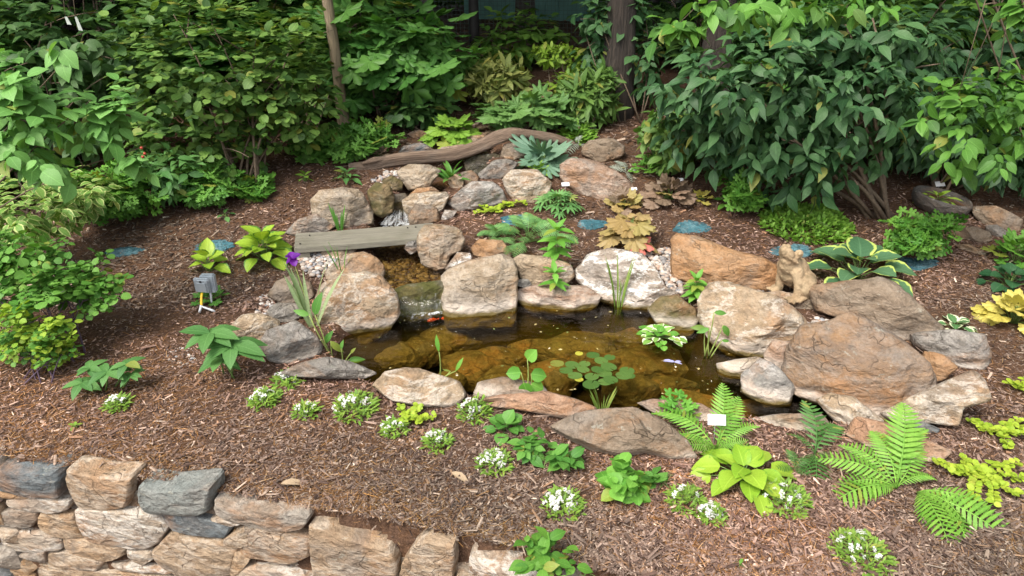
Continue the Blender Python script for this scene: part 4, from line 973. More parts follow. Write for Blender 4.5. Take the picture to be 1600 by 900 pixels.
bush('ivy_shrub', 'blue-green leafy vine climbing around the thick trunk', 'vine', G(985, 190), [(965, 25, 65, 40, 8.5, .3), (1000, 95, 45, 60, 8.4, .3), (930, 75, 34, 40, 8.5, .2)], 'ovate_hi', 'viburnum', .14, 120, 6, .3, 240, seed=15, nst=7)
bush('woodland_shrub', 'dim green shrub in front of the wire fence', 'shrub', G(800, 115), [(815, 60, 80, 45, 10.3, .6), (770, 95, 60, 30, 10.0, .5)], 'ovate', 'wood', .16, 170, 6, .2, 150, seed=16, layers=.2, upright=1.3)
# right side
bush('viburnum', 'large leatherleaf viburnum with drooping dark grey-green leaves', 'shrub', G(1385, 345), [(1190, 130, 175, 105, 6.2, .7), (1330, 170, 130, 110, 6.0, .6), (1120, 190, 95, 80, 6.4, .5), (1250, 250, 95, 60, 5.9, .4), (1310, 60, 160, 70, 6.4, .6)],
     'drop', 'viburnum', .155, 620, 6, .32, 300, seed=17, nst=10, srad=.022, upright=.6, mat2='viburnum_dark', p2=.35)
r18 = bush('rhododendron', 'small dark rhododendron with faded pink blooms under the viburnum', 'shrub', G(1050, 265), [(1050, 215, 50, 46, 6.9, .35)], 'lance', 'rhodo', .14, 85, 8, .1, 240, seed=18, spiral=True, nst=6, wr=1.6)
for x, y in ((1068, 196), (1080, 203), (1035, 186), (1090, 208)): leaf(r18, 'umbel', 'pink_petal', leafM(AT(x, y, 6.62), Vector((1, 0, 0)), Vector((0, -.6, 1)), .10), 'flower')
bush('spicebush', 'bright green spicebush with thin arching branches reaching over the viburnum', 'shrub', Vector((4.75, 5.7, .15)), [(1180, 12, 130, 30, 4.9, .25), (1060, 45, 55, 32, 5.0, .2), (1340, 10, 70, 22, 4.9, .2), (1520, 200, 95, 85, 5.1, .4), (1570, 140, 60, 60, 5.2, .3), (1585, 25, 40, 40, 4.6, .2), (1490, 150, 60, 40, 5.2, .25)],
     'ovate_hi', 'spice', .125, 150, 6, .35, 300, seed=19, nst=9, shell=(.2, 1), srad=.009, mat2='spice_dark', p2=.3, via=(3.4, 5.4, 2.9))
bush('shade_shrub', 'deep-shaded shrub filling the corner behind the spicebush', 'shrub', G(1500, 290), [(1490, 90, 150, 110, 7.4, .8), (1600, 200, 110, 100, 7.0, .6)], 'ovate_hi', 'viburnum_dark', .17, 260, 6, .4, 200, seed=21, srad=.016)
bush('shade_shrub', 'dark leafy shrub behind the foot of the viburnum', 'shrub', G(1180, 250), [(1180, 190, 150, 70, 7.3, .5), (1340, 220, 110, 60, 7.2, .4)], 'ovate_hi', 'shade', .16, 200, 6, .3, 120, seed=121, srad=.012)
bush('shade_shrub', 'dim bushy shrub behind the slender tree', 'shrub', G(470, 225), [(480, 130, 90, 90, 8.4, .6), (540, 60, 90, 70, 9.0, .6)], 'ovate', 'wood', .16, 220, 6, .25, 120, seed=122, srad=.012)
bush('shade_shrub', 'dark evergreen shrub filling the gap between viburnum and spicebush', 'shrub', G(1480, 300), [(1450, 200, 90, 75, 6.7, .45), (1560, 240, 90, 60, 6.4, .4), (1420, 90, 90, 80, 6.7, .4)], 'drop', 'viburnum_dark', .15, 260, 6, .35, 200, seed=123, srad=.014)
# low plants under the right-hand shrubs
bush('leafy_perennial', 'pale green cut-leaved plant below the viburnum', 'plant', G(1165, 318), [(1165, 290, 38, 28, 6.1, .25)], 'cut', 'cranes', .11, 45, 5, .1, 200, seed=22, nst=5, srad=.004, stem_mat='stem_green', shell=(.3, 1))
bush('leafy_perennial', 'spreading cut-leaved green plant in front of the round stone bowl', 'plant', G(1445, 385), [(1445, 352, 50, 26, 5.4, .22), (1430, 372, 55, 12, 5.25, .2)], 'cut', 'cranes', .10, 60, 5, .1, 240, seed=23, nst=6, srad=.004, stem_mat='stem_green', shell=(.3, 1))
mound('sedum_mound', 'dense light green cushion plant below the viburnum leaves', 'ground cover', 1258, 352, 68, 26, 2000, 'ovate', 'sedum', 9, seed=24, ry=60, lift=.6)
rosette('leafy_perennial', 'small green cut-leaved plant beside the little rhododendron', 'plant', 1012, 272, 26, 20, 14, 'cut', 'cranes', 18, seed=25)
rosette('leafy_perennial', 'low bright green rosette in rusty mulch near the purple coral bells', 'plant', 1140, 322, 26, 14, 12, 'ovate', 'cranes', 20, seed=26)
rosette('leafy_perennial', 'medium green cut-leaved plant above the glossy wild ginger', 'plant', 1585, 410, 40, 30, 16, 'cut', 'cranes', 30, seed=27)
rosette('wild_ginger', 'dark glossy round-leaved ginger above the golden coral bells', 'plant', 1575, 447, 42, 22, 22, 'rounded', 'ginger', 24, seed=28)
rosette('coral_bells', 'golden-yellow coral bells with scalloped leaves', 'plant', 1582, 505, 50, 34, 20, 'coral', 'coral_gold', 38, seed=29)
rosette('hosta', 'big hosta with blue-green leaves edged in cream yellow', 'hosta', 1338, 436, 86, 34, 22, 'hosta', 'hosta_blue', 46, wr=1.0, pitch=(45, 0), seed=30)
rosette('hosta', 'tiny white-edged hosta above the grey-black rock', 'hosta', 1492, 513, 30, 10, 9, 'hosta', 'hosta_white', 20, seed=31)
# middle beds
rosette('hosta', 'chartreuse hosta with green leaf edges beside the plank bridge', 'hosta', 415, 408, 42, 36, 24, 'hosta', 'hosta_gold', 32, pitch=(65, -15), seed=32)
rosette('hosta', 'small yellow-green hosta behind the grey outlet box', 'hosta', 328, 425, 30, 28, 9, 'hosta', 'hosta_gold', 30, pitch=(70, -10), seed=33)
rosette('cranesbill', 'dark green rounded-leaf seedling under the grey outlet box', 'plant', 333, 468, 28, 12, 12, 'ivy', 'basil', 18, seed=34)
rosette('leafy_perennial', 'small bluish green plant at the left end of the driftwood log', 'plant', 543, 283, 20, 16, 16, 'drop', 'hellebore', 18, seed=35)
rosette('seedling', 'little yellow-green seedling left of the tan-grey boulder', 'plant', 477, 284, 12, 12, 8, 'ovate', 'lime', 14, seed=36)
rosette('seedling', 'tiny seedling in bare mulch near the shrub edge', 'plant', 352, 338, 16, 6, 6, 'ovate', 'hellebore', 13, seed=37)
rosette('coral_bells', 'lime green coral bells with big lobed leaves above the log', 'plant', 708, 220, 50, 30, 26, 'lobed', 'lime', 34, pitch=(30, -40), seed=38)
rosette('coral_bells', 'small brownish coral bells left of the blue-grey rock', 'plant', 592, 247, 24, 12, 12, 'coral', 'coral_brown', 16, seed=39)
rosette('coral_bells', 'purple-brown coral bells right of the lime coral bells', 'plant', 780, 208, 36, 18, 20, 'coral', 'coral_brown', 20, seed=40)
rosette('hart_tongue_fern', 'strap-leaved green fern growing from the stream bank', 'fern', 705, 284, 24, 6, 15, 'oblong', 'basil', 34, wr=.6, pitch=(80, 25), seed=41)
rosette('bear_breeches', 'blue-green perennial with long jagged leaves behind the salmon boulder', 'plant', 850, 256, 36, 16, 13, 'holly', 'teal', 46, wr=1.05, pitch=(45, -35), seed=42)
rosette('bleeding_heart', 'small yellow-green plant below the blue-green jagged leaves', 'plant', 843, 268, 20, 8, 14, 'ivy', 'lime', 15, seed=43)
mound('sedum_mound', 'fine bright green tuft behind the rounded grey-brown boulder', 'ground cover', 903, 215, 24, 20, 220, 'lance', 'sedum', 13, seed=44, wr=1.5)
fern('painted_fern', 'silvery painted fern drooping beside the rounded boulder', 905, 228, [(-20, 14, .05), (18, 10, .05), (-4, -8, .08)], 'small_fern', 'painted')
fern('painted_fern', 'silvery painted fern at the right end of the salmon boulder', 978, 272, [(-24, -6, .06), (10, 12, .04), (-10, -14, .08), (16, -2, .05)], 'small_fern', 'painted')
rosette('bleeding_heart', 'blue-green lacy mound in front of the salmon boulder', 'plant', 872, 325, 40, 20, 26, 'lacecut', 'lacy', 26, seed=45)
creeper('creeping_jenny', 'lime creeping jenny trailing below the grey and white boulder', 770, 334, [(-28, 4), (-18, -5), (26, -10), (50, -12), (10, 3)], 46, 7)
rosette('astilbe', 'feathery green astilbe beside the lily', 'plant', 825, 378, 64, 20, 26, 'lace', 'lacy', 46, wr=.9, pitch=(40, -5), seed=47)
rosette('astilbe', 'smaller feathery astilbe at the edge of the back bed', 'plant', 776, 372, 34, 12, 14, 'lace', 'lacy', 34, wr=.9, pitch=(40, -5), seed=48)
gl = G(868, 428); stalk('lily', 'tall bright green lily stalk with whorled leaves in the back bed', 'lily', gl, .36, 4, 'oblong', 'lily', .15, seed=49, pitch=12, wr=1.0)
gl = G(866, 458); stalk('lily', 'shorter lily stalk rising by the flat ledge stone', 'lily', gl, .16, 2, 'oblong', 'lily', .12, seed=50, pitch=10)
rosette('coral_bells', 'peach and tan coral bells with large lobed leaves and one red leaf', 'plant', 985, 385, 46, 48, 12, 'lobed', 'coral_tan', 46, pitch=(5, -45), seed=51, mats=['coral_tan', 'coral_peach', 'coral_peach'])
leaf(bpy.data.objects[[o.name for o in bpy.data.objects if o.get('label', '').startswith('peach and tan')][0]], 'maple', 'coral_pink', leafM(AT(1000, 372, G(990, 385).y-.12), Vector((.05, -.8, -.55)), Vector((0, -.7, .8)), .17))
rosette('coral_bells', 'pinkish coral bells behind the large peach coral bells', 'plant', 975, 322, 34, 14, 18, 'coral', 'coral_tan', 22, seed=52, mats=['coral_tan', 'coral_brown', 'coral_peach'])
rosette('coral_bells', 'dusky purple coral bells near the white label stake', 'plant', 1045, 312, 44, 22, 26, 'coral', 'coral_brown', 28, seed=53)
rosette('coral_bells', 'small yellow-tan coral bells beside the dusky purple ones', 'plant', 1095, 312, 22, 8, 12, 'ivy', 'coral_gold', 14, seed=54)
gl = G(1085, 470); stalk('lily', 'young green lily beside the cream boulder', 'lily', gl, .16, 4, 'oblong', 'lily', .11, seed=55, pitch=15, per=6)
# left bed
def hellebore(label, spots, L, seed):
    g0 = G(*spots[0][:2]); root = thing('hellebore', label, 'hellebore', g0); r = random.Random(seed); sg = []
    for (bx, by, hx, hy, nl, sc) in spots:
        g = G(bx, by); h = AT(hx, hy, g.y-.03); sg.append((arc(g, h, .0, 5, .03), [.006, .005, .005, .004, .003]))
        for k in range(nl):
            a = R_(-20)+k*R_(400)/nl-R_(0)+r.uniform(-.1, .1); pi_ = R_(r.uniform(-10, 20)); dv = Vector((math.cos(a), math.sin(a), 0))
            leaf(root, 'oblong', 'hellebore', leafM(h, dv*math.cos(pi_)+Vector((0, 0, math.sin(pi_))), Vector((0, -.25, 1)), L*sc*mpp(g)*r.uniform(.85, 1.1), 1.15))
    stems(root, sg, 'stem_green'); return root
hellebore('large hellebore with palmate leaves beside the cream rock', [(362, 590, 362, 538, 8, 1.0), (350, 585, 328, 520, 8, .9), (366, 592, 345, 560, 7, .7)], 52, 61)
hellebore('dark low hellebore with several leaf fans in the left mulch', [(165, 610, 168, 580, 8, 1.0), (180, 605, 198, 568, 7, .9), (150, 612, 128, 598, 7, 1.0), (160, 606, 140, 575, 6, .8), (190, 608, 205, 585, 6, .7)], 32, 62)
# iris and arrow-leaved water plants
gi = G(490, 508)
ir = blades('iris', 'purple-flowered iris with pale striped sword leaves', 'iris', gi, 9, .46, 'iris', .42, 63, wr=1.5)
fp = AT(457, 404, gi.y+.05); stems(ir, [(arc(Vector(gi)+Vector((0, 0, 0)), fp, .05, 6), [.004, .004, .0035, .003, .003, .002])], 'stem_pale', 'flower_stem')
for k in range(6):
    a = k*1.047; dn = -.5 if k % 2 else .8; leaf(ir, 'rounded', 'purple_petal', leafM(fp, Vector((math.cos(a), math.sin(a), dn)), Vector((0, -.4, 1)), .062, .9), 'petal')
def thalia(label, base, shoots, mat='basil', t='oblong'):
    root = thing('water_plant', label, 'water plant', base); sg = []
    for i, (x, y, L, dx, dz) in enumerate(shoots):
        h = AT(x, y, base.y+.02*(i % 3)-.02); sg.append((arc(Vector(base)+Vector((.01*(i-1), 0, -.02)), h, .02, 5, .04, i), [.006, .005, .004, .004, .003]))
        leaf(root, t, mat, leafM(h, Vector((dx, -.15, dz)), Vector((-.2, -1, .6)), L, 1.0))
    stems(root, sg, 'stem_pale'); return root
thalia('arrow-leaved water plant with oval leaves at the left shore', Z(515, 560, 0.0), [(492, 492, .15, .25, 1), (495, 536, .17, -1, .05), (508, 536, .10, .4, .8), (517, 533, .11, .6, -.7), (483, 492, .10, -1, .4)])
thalia('little oval-leaved water plant beside the low blue-grey rock', Z(537, 566, 0.0), [(533, 545, .06, .2, 1), (548, 552, .05, .4, .6), (545, 562, .10, 1, .1)])
thalia('pair of upright water-plant shoots with bud-like leaves near the cream boulder', Z(690, 588, 0.0), [(686, 550, .11, -.15, 1), (712, 580, .10, .4, 1), (704, 580, .05, -.8, .3)], 'lily', 'lance')
thalia('pond plant with arrow leaves in front of the big cream boulder', Z(1103, 556, 0.0), [(1116, 488, .08, 1, .0), (1102, 512, .09, -1, .1), (1130, 508, .10, .5, -.8), (1108, 513, .08, -.7, -.2), (1128, 532, .05, .9, .0)])
thalia('sprout with three round toothed leaves by the flat brown stone', Z(826, 612, .05), [(824, 562, .085, .3, .5), (814, 582, .085, -.9, .0), (830, 584, .09, .9, -.1), (818, 598, .09, .2, -.6), (830, 600, .08, .9, -.4)], 'lily', 'rounded')
blades('pond_rush', 'thin green rushes standing in front of the white streaked boulder', 'rush', Z(965, 484, -.03), 15, .44, 'rush', .14, 66, wr=.7, hmin=.35)
blades('pond_rush', 'short fading rush clump below the lily pads', 'rush', Z(940, 644, .0), 30, .17, 'rush', .30, 67, wr=1.2, hmin=.5)
blades('grass_tuft', 'grass tuft growing on the tan boulder above the pond', 'grass', G(538, 432)+Vector((0, -.05, .08)), 7, .24, 'basil', .45, 68, wr=.9)
blades('grass_tuft', 'strap-leaved sedge arching behind the plank bridge', 'grass', G(533, 360), 8, .26, 'basil', .5, 69, wr=1.8)
# lily pads floating on the pond
wl = thing('water_lily', 'water lily with a raft of round floating green pads', 'water lily', Z(930, 575, .002))
TM['pad'] = palm_leaf(1, 0.0, 0, 0, 26, dome=-.02, gap=.10, ripple=.004); TM['pad'] = (TM['pad'][0]-np.array([.30, 0, 0]), TM['pad'][1], TM['pad'][2])
for i, (x, y, w_) in enumerate([(869, 568, 24), (895, 571, 26), (914, 568, 20), (925, 555, 23), (940, 564, 24), (953, 558, 20), (883, 579, 23), (912, 578, 22), (905, 552, 14), (897, 587, 25), (952, 574, 28), (925, 588, 25), (943, 584, 26), (934, 578, 22), (980, 579, 27), (973, 587, 28), (955, 594, 26), (924, 600, 30), (944, 597, 24), (905, 593, 16), (985, 587, 18)]):
    c = Z(x, y, .0035+.0012*(i % 6)); a = i*2.1
    leaf(wl, 'pad', 'pad' if i not in (19, 8) else 'yellowing', leafM(c, Vector((math.cos(a), math.sin(a), 0)), Vector((.02*math.sin(i), .02, 1)), w_*.9*mpp(c)), 'lily_pad')
va = rosette('water_pennywort', 'cream-variegated floating water plant near the mossy grey stone', 'water plant', 1030, 527, 36, 10, 34, 'rounded', 'aqua_var', 15, base=Z(1030, 527, .0), seed=70, pitch=(30, 0), mats=['aqua_var', 'aqua_var', 'lily'])
fl_ = thing('fallen_blossom', 'pale violet fallen blossom floating on the pond', 'flower', Z(1054, 566, .004))
leafmat('lilac_petal', (.42, .42, .75), (.55, .55, .85), vein=0)
for k, (a, l) in enumerate(((2.6, .09), (2.2, .05), (-.2, .05), (.5, .06))): leaf(fl_, 'lance', 'lilac_petal', leafM(Z(1054, 566, .008), Vector((math.cos(a), math.sin(a), .1)), Vector((0, 0, 1)), l, 1.6), 'petal')
# ------------------------------------------------------------------ front bed: candytuft, ferns, hostas
CT = [(186, 634, 20, 14, 4, 'small candytuft with few white flowers by the dark low hellebore', 71), (415, 628, 24, 20, 4, 'candytuft clump with sparse white flowers beside the large hellebore', 72), (450, 597, 24, 12, 4, 'low candytuft with white flowers under the long blue-grey rock', 73),
      (480, 645, 20, 18, 3, 'small upright candytuft below the long blue-grey rock', 74), (555, 640, 38, 22, 9, 'wide yellow-green candytuft dotted white left of the cream shore boulder', 75), (617, 672, 22, 16, 6, 'candytuft tangled with lime creeping jenny', 76),
      (684, 695, 24, 22, 9, 'white candytuft with a trailing flower in open mulch', 77), (741, 647, 26, 22, 13, 'white candytuft against the long salmon stone', 78), (773, 727, 28, 20, 12, 'white candytuft left of the paired glossy plants', 79),
      (880, 792, 34, 24, 24, 'fullest white candytuft, in front of the paired glossy plants', 80), (1072, 785, 32, 24, 2, 'green candytuft with hardly a flower beside the glossy round-leaved clump', 81), (1113, 808, 20, 20, 14, 'narrow candytuft with white heads below the lime hosta', 82),
      (1228, 785, 38, 26, 12, 'loose white candytuft at the foot of the lime hosta', 83), (1345, 866, 50, 22, 14, 'spreading candytuft with white heads in front of the broad fern', 84)]
for (x, y, R, H, nf, lab, sd) in CT:
    R *= .85; mound('candytuft', lab, 'candytuft', x, y, R, H*1.05, int(R*R*.24)+70, 'lance', 'candy', 12, sd, int(nf*1.25)+2, 11 if y > 700 else 10, 'white candytuft in the front bed', (-.4, .25), wr=1.15)
creeper('creeping_jenny', 'lime creeping jenny beside the tangled candytuft', 640, 660, [(-14, -16), (14, -22), (38, -2), (-8, 8), (18, 6), (4, -10)], 85, 8)
creeper('creeping_jenny', 'lime creeping jenny sprawling right of the broad fern', 1528, 745, [(-72, -14), (-40, 4), (-30, -20), (-10, 46), (20, 52), (60, 40), (60, -10), (30, 22), (70, 14), (-50, -6)], 86, 10)
creeper('creeping_jenny', 'lime creeping jenny strand above the sprawling one', 1560, 682, [(-46, -18), (-26, -2), (30, -10), (12, 24), (50, 6), (40, -18)], 87, 9)
creeper('creeping_jenny', 'lime creeping jenny near the golden coral bells', 1592, 612, [(-20, -6), (10, -10), (14, 10), (30, 0)], 88, 9)
rosette('wild_ginger', 'low round-leaved ginger between candytufts in front of the salmon stone', 'plant', 790, 672, 30, 14, 15, 'rounded', 'basil', 22, seed=89)
def leafy(label, px, py, R, H, n, L, seed, mat='basil', t='ovate_hi', name='bugleweed', wr=1.2):
    return bush(name, label, 'plant', G(px, py), [(px, py-H*.6, R, H, G(px, py).y+.02, R*mpp(G(px, py))*.9)], t, mat, L*mpp(G(px, py)), n, 6, .05, 150, seed=seed, nst=5, srad=.003, stem_mat='stem_green', shell=(.25, 1), upright=1.1, wr=wr)
leafy('upright glossy green plant left of the broad low brown rock', 828, 716, 22, 26, 17, 22, 90)
leafy('second glossy green plant touching the broad low brown rock', 872, 732, 32, 20, 20, 22, 91)
leafy('large glossy round-leaved clump with a yellowing leaf', 975, 775, 40, 34, 30, 26, 92, 'lily', 'rounded', wr=.9)
leafy('glossy leafy runner right of the round-leaved clump', 1030, 762, 34, 18, 15, 24, 93, 'basil')
leafy('light green leafy plant at the top of the stone wall', 855, 892, 48, 34, 26, 28, 94, 'cranes')
leafy('small leafy plant beside the one on the wall top', 912, 902, 22, 12, 8, 20, 95, 'cranes')
rosette('hosta', 'bright lime hosta in front of the tagged fern', 'hosta', 1160, 748, 74, 26, 20, 'hosta', 'hosta_lime', 46, wr=.95, pitch=(35, -10), seed=96)
fern('fern', 'bright green fern with a white plant tag', 1118, 705, [(-84, -38, .16), (-66, -12, .10), (-42, 8, .08), (12, -46, .34), (34, -36, .26), (54, -18, .14), (40, 6, .10), (-8, 22, .12), (60, 4, .06)], 'fern', 'fern')
ff = bpy.data.objects[[o.name for o in bpy.data.objects if o.get('label', '').startswith('bright green fern with')][0]]
rosette('bleeding_heart', 'light green lobed sprig above the pink flat stone', 'plant', 1058, 655, 32, 34, 8, 'cut', 'lily', 32, pitch=(25, -5), seed=97)
fern('fern', 'small dark fern on the near right shore', 1272, 712, [(-10, -44, .22), (28, -30, .12), (-34, -18, .10), (22, 14, .06), (4, 46, .02), (-12, 30, .04)], 'small_fern', 'fern_dark')
fern('fern', 'little dark fern beside the lime hosta', 1240, 735, [(-24, 8, .05), (16, 14, .04), (-6, -20, .06), (20, -8, .05)], 'small_fern', 'fern_dark')
fern('fern', 'broad light green fern fanning over the salmon rock', 1400, 765, [(-112, -30, .12), (-118, 20, .02), (-40, -52, .20), (-4, -64, .38), (30, -40, .18), (50, -8, .08), (-78, -44, .14), (-84, -2, .06), (12, -50, .26), (-50, 14, .05)], 'fern', 'fern')
fern('fern', 'low fern spreading toward the front right of the broad fern', 1432, 772, [(50, 84, .05), (90, 64, .05), (140, 70, .04), (110, 36, .08), (60, 20, .06), (24, 64, .03), (100, 90, .03)], 'fern', 'fern')
rosette('seedling', 'pale weed seedling in the open front mulch', 'plant', 118, 668, 10, 5, 6, 'ovate', 'lime', 11, seed=98)
rosette('seedling', 'tiny weed near the bottom edge of the front mulch', 'plant', 1155, 884, 12, 4, 6, 'ovate', 'cranes', 12, seed=99)

# ================================================================== OBJECTS
# ---- driftwood log over the stream
m = NT('driftwood'); v = m.shifted((1, 1, 1)); uvn = m.n('UVMap'); mp = m.n('Mapping'); mp.inputs['Scale'].default_value = (26, 1.6, 1); m.l(uvn.outputs[0], mp.inputs[0])
g1 = m.noise(mp.outputs[0], 1.0, 6, .65, .6); g2 = m.noise(v, 5, 4)
c = m.mix(m.ramp(g1, [(.32, 0.), (.68, 1.)]), (.075, .048, .033), (.29, .205, .145)); c = m.mix(m.math('MULTIPLY', m.ramp(g2, [(.45, 0.), (.7, 1.)]), .5), c, (.19, .155, .125))
m.l(c, m.p.inputs['Base Color']); m.p.inputs['Roughness'].default_value = .85; m.l(m.bump(g1, .8, .03), m.p.inputs['Normal']); MATS['driftwood'] = m.m
def gnarly(path, rad, n=14, seed=1, amp=.18, sub=6):
    P = [Vector(p) for p in path]; Q = []; Rr = []
    k = len(P)
    for i in range(k-1):
        p0, p1, p2, p3 = P[max(i-1, 0)], P[i], P[i+1], P[min(i+2, k-1)]
        for s in range(sub):
            f = s/sub; Q.append(.5*((2*p1)+(p2-p0)*f+(2*p0-5*p1+4*p2-p3)*f*f+(3*p1-p0-3*p2+p3)*f**3)); Rr.append(rad[i]*(1-f)+rad[i+1]*f)
    Q.append(P[-1]); Rr.append(rad[-1]); V, F = tube(Q, Rr, n); UV = []
    nq = len(Q)
    for i in range(nq):
        for j in range(n):
            vv = Vector(V[i*n+j]); d = vv-Q[i]; a = 6.283*j/n
            s = 1+amp*noise.noise(Vector((math.cos(a)*1.3, math.sin(a)*1.3, i*.10+seed)))*1.6+amp*.5*math.sin(a*3+i*.06+seed)
            V[i*n+j] = tuple(Q[i]+d*s); UV.append((abs(j/n*2-1), i/6.0))
    UV += [(0, 0), (1, 1)]
    return V, F, np.array(UV)
lp = [(545, 262, 6.93), (575, 258, 6.96), (615, 248, 7.0), (668, 244, 7.05), (710, 240, 7.08), (752, 227, 7.12), (780, 215, 7.15), (803, 209, 7.2), (835, 212, 7.28), (868, 219, 7.36), (898, 225, 7.42)]
P = [AT(*q) for q in lp]; V, F, UV = gnarly(P, [.038, .052, .062, .058, .055, .056, .060, .058, .050, .046, .026], seed=3, amp=.30)
lg = thing('driftwood_log', 'long weathered driftwood log lying across the top of the stream', 'log', P[0]-Vector((0, 0, .05)))
link('trunk', tmesh('trunk', V, F, UV), lg, MATS['driftwood'])
V, F, UV = gnarly([AT(606, 247, 6.95), AT(585, 250, 6.92), AT(566, 256, 6.90)], [.02, .028, .012], seed=5); link('split_branch', tmesh('split_branch', V, F, UV), lg, MATS['driftwood'])

# ---- plank bridge
m = NT('old_plank'); tc = m.n('TexCoord'); mp = m.n('Mapping'); mp.inputs['Scale'].default_value = (1.2, 22, 8); m.l(tc.outputs['Object'], mp.inputs[0])
g1 = m.noise(mp.outputs[0], 2.0, 6, .6, .5); g2 = m.noise(tc.outputs['Object'], 5, 4)
c = m.mix(m.ramp(g1, [(.3, 0.), (.7, 1.)]), (.13, .122, .095), (.225, .21, .165)); c = m.mix(m.math('MULTIPLY', m.ramp(g2, [(.5, 0.), (.75, 1.)]), .5), c, (.10, .095, .06))
m.l(c, m.p.inputs['Base Color']); m.p.inputs['Roughness'].default_value = .85; m.l(m.bump(g1, .9, .02), m.p.inputs['Normal']); MATS['old_plank'] = m.m
zb = .275; C4 = [Z(459, 365, zb), Z(694, 347, zb), Z(668, 370, zb), Z(462, 387, zb)]
cen = sum(C4, Vector())/4; ex = ((C4[1]+C4[2])/2-(C4[0]+C4[3])/2); L_ = ex.length; ang = math.atan2(ex.y, ex.x); Wd = ((C4[0]-C4[3]).length+(C4[1]-C4[2]).length)/2
bridge = thing('plank_bridge', 'weathered grey-green wooden plank bridge across the stream', 'bridge', cen-Vector((0, 0, .14)))
bm = bmesh.new(); bmesh.ops.create_cube(bm, size=1)
for v_ in bm.verts: v_.co = Vector((v_.co.x*L_, v_.co.y*Wd, v_.co.z*.045))
bmesh.ops.subdivide_edges(bm, edges=[e for e in bm.edges if abs((e.verts[0].co-e.verts[1].co).x) > .3], cuts=14, use_grid_fill=True)
for v_ in bm.verts: v_.co += Vector((0, .004*math.sin(v_.co.x*9+v_.co.y*5), .004*noise.noise(v_.co*5)-.006*math.cos(v_.co.x*2)))
bmesh.ops.bevel(bm, geom=[e for e in bm.edges if e.calc_face_angle(0) > 1], offset=.006, segments=2, affect='EDGES')
me = bpy.data.meshes.new('plank'); bm.to_mesh(me); bm.free()
link('plank', me, bridge, MATS['old_plank'], Matrix.Translation(cen-Vector((0, 0, .0225))) @ Matrix.Rotation(ang, 4, 'Z'))
plain('nail', (.05, .045, .04), .5, .2, 20, 0, .6)
for sx_ in (-.46, -.40, .30, .36):
    bm = bmesh.new(); bmesh.ops.create_cone(bm, segments=10, radius1=.007, radius2=.006, depth=.006, cap_ends=True); me = bpy.data.meshes.new('nail_head'); bm.to_mesh(me); bm.free()
    link('nail_head', me, bridge, MATS['nail'], Matrix.Translation(cen) @ Matrix.Rotation(ang, 4, 'Z') @ Matrix.Translation((sx_*L_, .25*Wd*(1 if sx_ > -.42 else -1), .003)))
for sx_ in (-.44, .42):
    v_, f_ = box((0, 0, 0), (.09, Wd*.9, .104)); link('support_block', tmesh('support_block', v_, f_, smooth=False), bridge, MATS['old_plank'], Matrix.Translation(cen-Vector((0, 0, .108))) @ Matrix.Rotation(ang, 4, 'Z') @ Matrix.Translation((sx_*L_, 0, 0)))

# ---- falling water
def fallmat(key, dens):
    m = NT(key); uvn = m.n('UVMap'); mp = m.n('Mapping'); mp.inputs['Scale'].default_value = (5, 1.3, 1); m.l(uvn.outputs[0], mp.inputs[0])
    n = m.noise(mp.outputs[0], 1.9, 5, .65, .5); f = m.ramp(n, [(.58-dens*.30, 0.), (.82-dens*.15, .55)])
    t = m.n('BsdfTransparent'); t.inputs[0].default_value = (.97, .97, .95, 1)
    m.p.inputs['Base Color'].default_value = (.80, .83, .85, 1); m.p.inputs['Roughness'].default_value = .15
    gl = m.n('BsdfGlossy'); gl.inputs['Roughness'].default_value = .08; m.l(m.bump(n, .6, .02), gl.inputs['Normal'])
    a = m.n('MixShader'); a.inputs[0].default_value = .04; m.l(t.outputs[0], a.inputs[1]); m.l(gl.outputs[0], a.inputs[2])
    mx = m.n('MixShader'); m.l(f, mx.inputs[0]); m.l(a.outputs[0], mx.inputs[1]); m.l(m.p.outputs[0], mx.inputs[2]); m.l(mx.outputs[0], m.out.inputs[0]); MATS[key] = m.m
fallmat('falling_water', .0); fallmat('white_water', .65)
def waterfall(label, rows, mat):
    """rows of left/right points from the lip down"""
    nU = 14; V = []; UV = []
    for i, (a, b) in enumerate(rows):
        a, b = Vector(a), Vector(b)
        for j in range(nU):
            u = j/(nU-1); p = a.lerp(b, u); p += Vector((0, -.012*math.sin(u*9+i)-.008*math.sin(u*23+1), .006*math.sin(u*17+i*2))); V.append(tuple(p)); UV.append((u, i/(len(rows)-1)))
    me = tmesh('waterfall', V, grid_faces(len(rows), nU), UV); return tag(link('waterfall', me, None, MATS[mat]), label, 'waterfall')
lip = Z(655, 455, .14).y
yl = Z(655, 489, 0).y
waterfall('thin sheet of water spilling over the mossy ledge into the pond', [(Vector((Z(626, 452, .14).x, lip+.06, .143)), Vector((Z(692, 448, .14).x, lip+.06, .143))), (Vector((Z(626, 452, .14).x, yl-.045, .135)), Vector((Z(692, 448, .14).x, yl-.045, .135))), (Vector((Z(626, 470, .08).x, yl-.085, .09)), Vector((Z(691, 470, .08).x, yl-.085, .09))), (Vector((Z(624, 486, 0).x, yl-.105, -.01)), Vector((Z(692, 486, 0).x, yl-.105, -.01)))], 'falling_water')
waterfall('white cascade tumbling between the golden mossy rock and the orange block', [(AT(612, 304, 6.62), AT(634, 304, 6.62)), (AT(615, 315, 6.40), AT(634, 315, 6.40)), (AT(612, 328, 6.22), AT(634, 328, 6.22)), (AT(600, 343, 6.02), AT(640, 345, 6.02)), (AT(594, 352, 5.92), AT(640, 352, 5.92))], 'white_water')
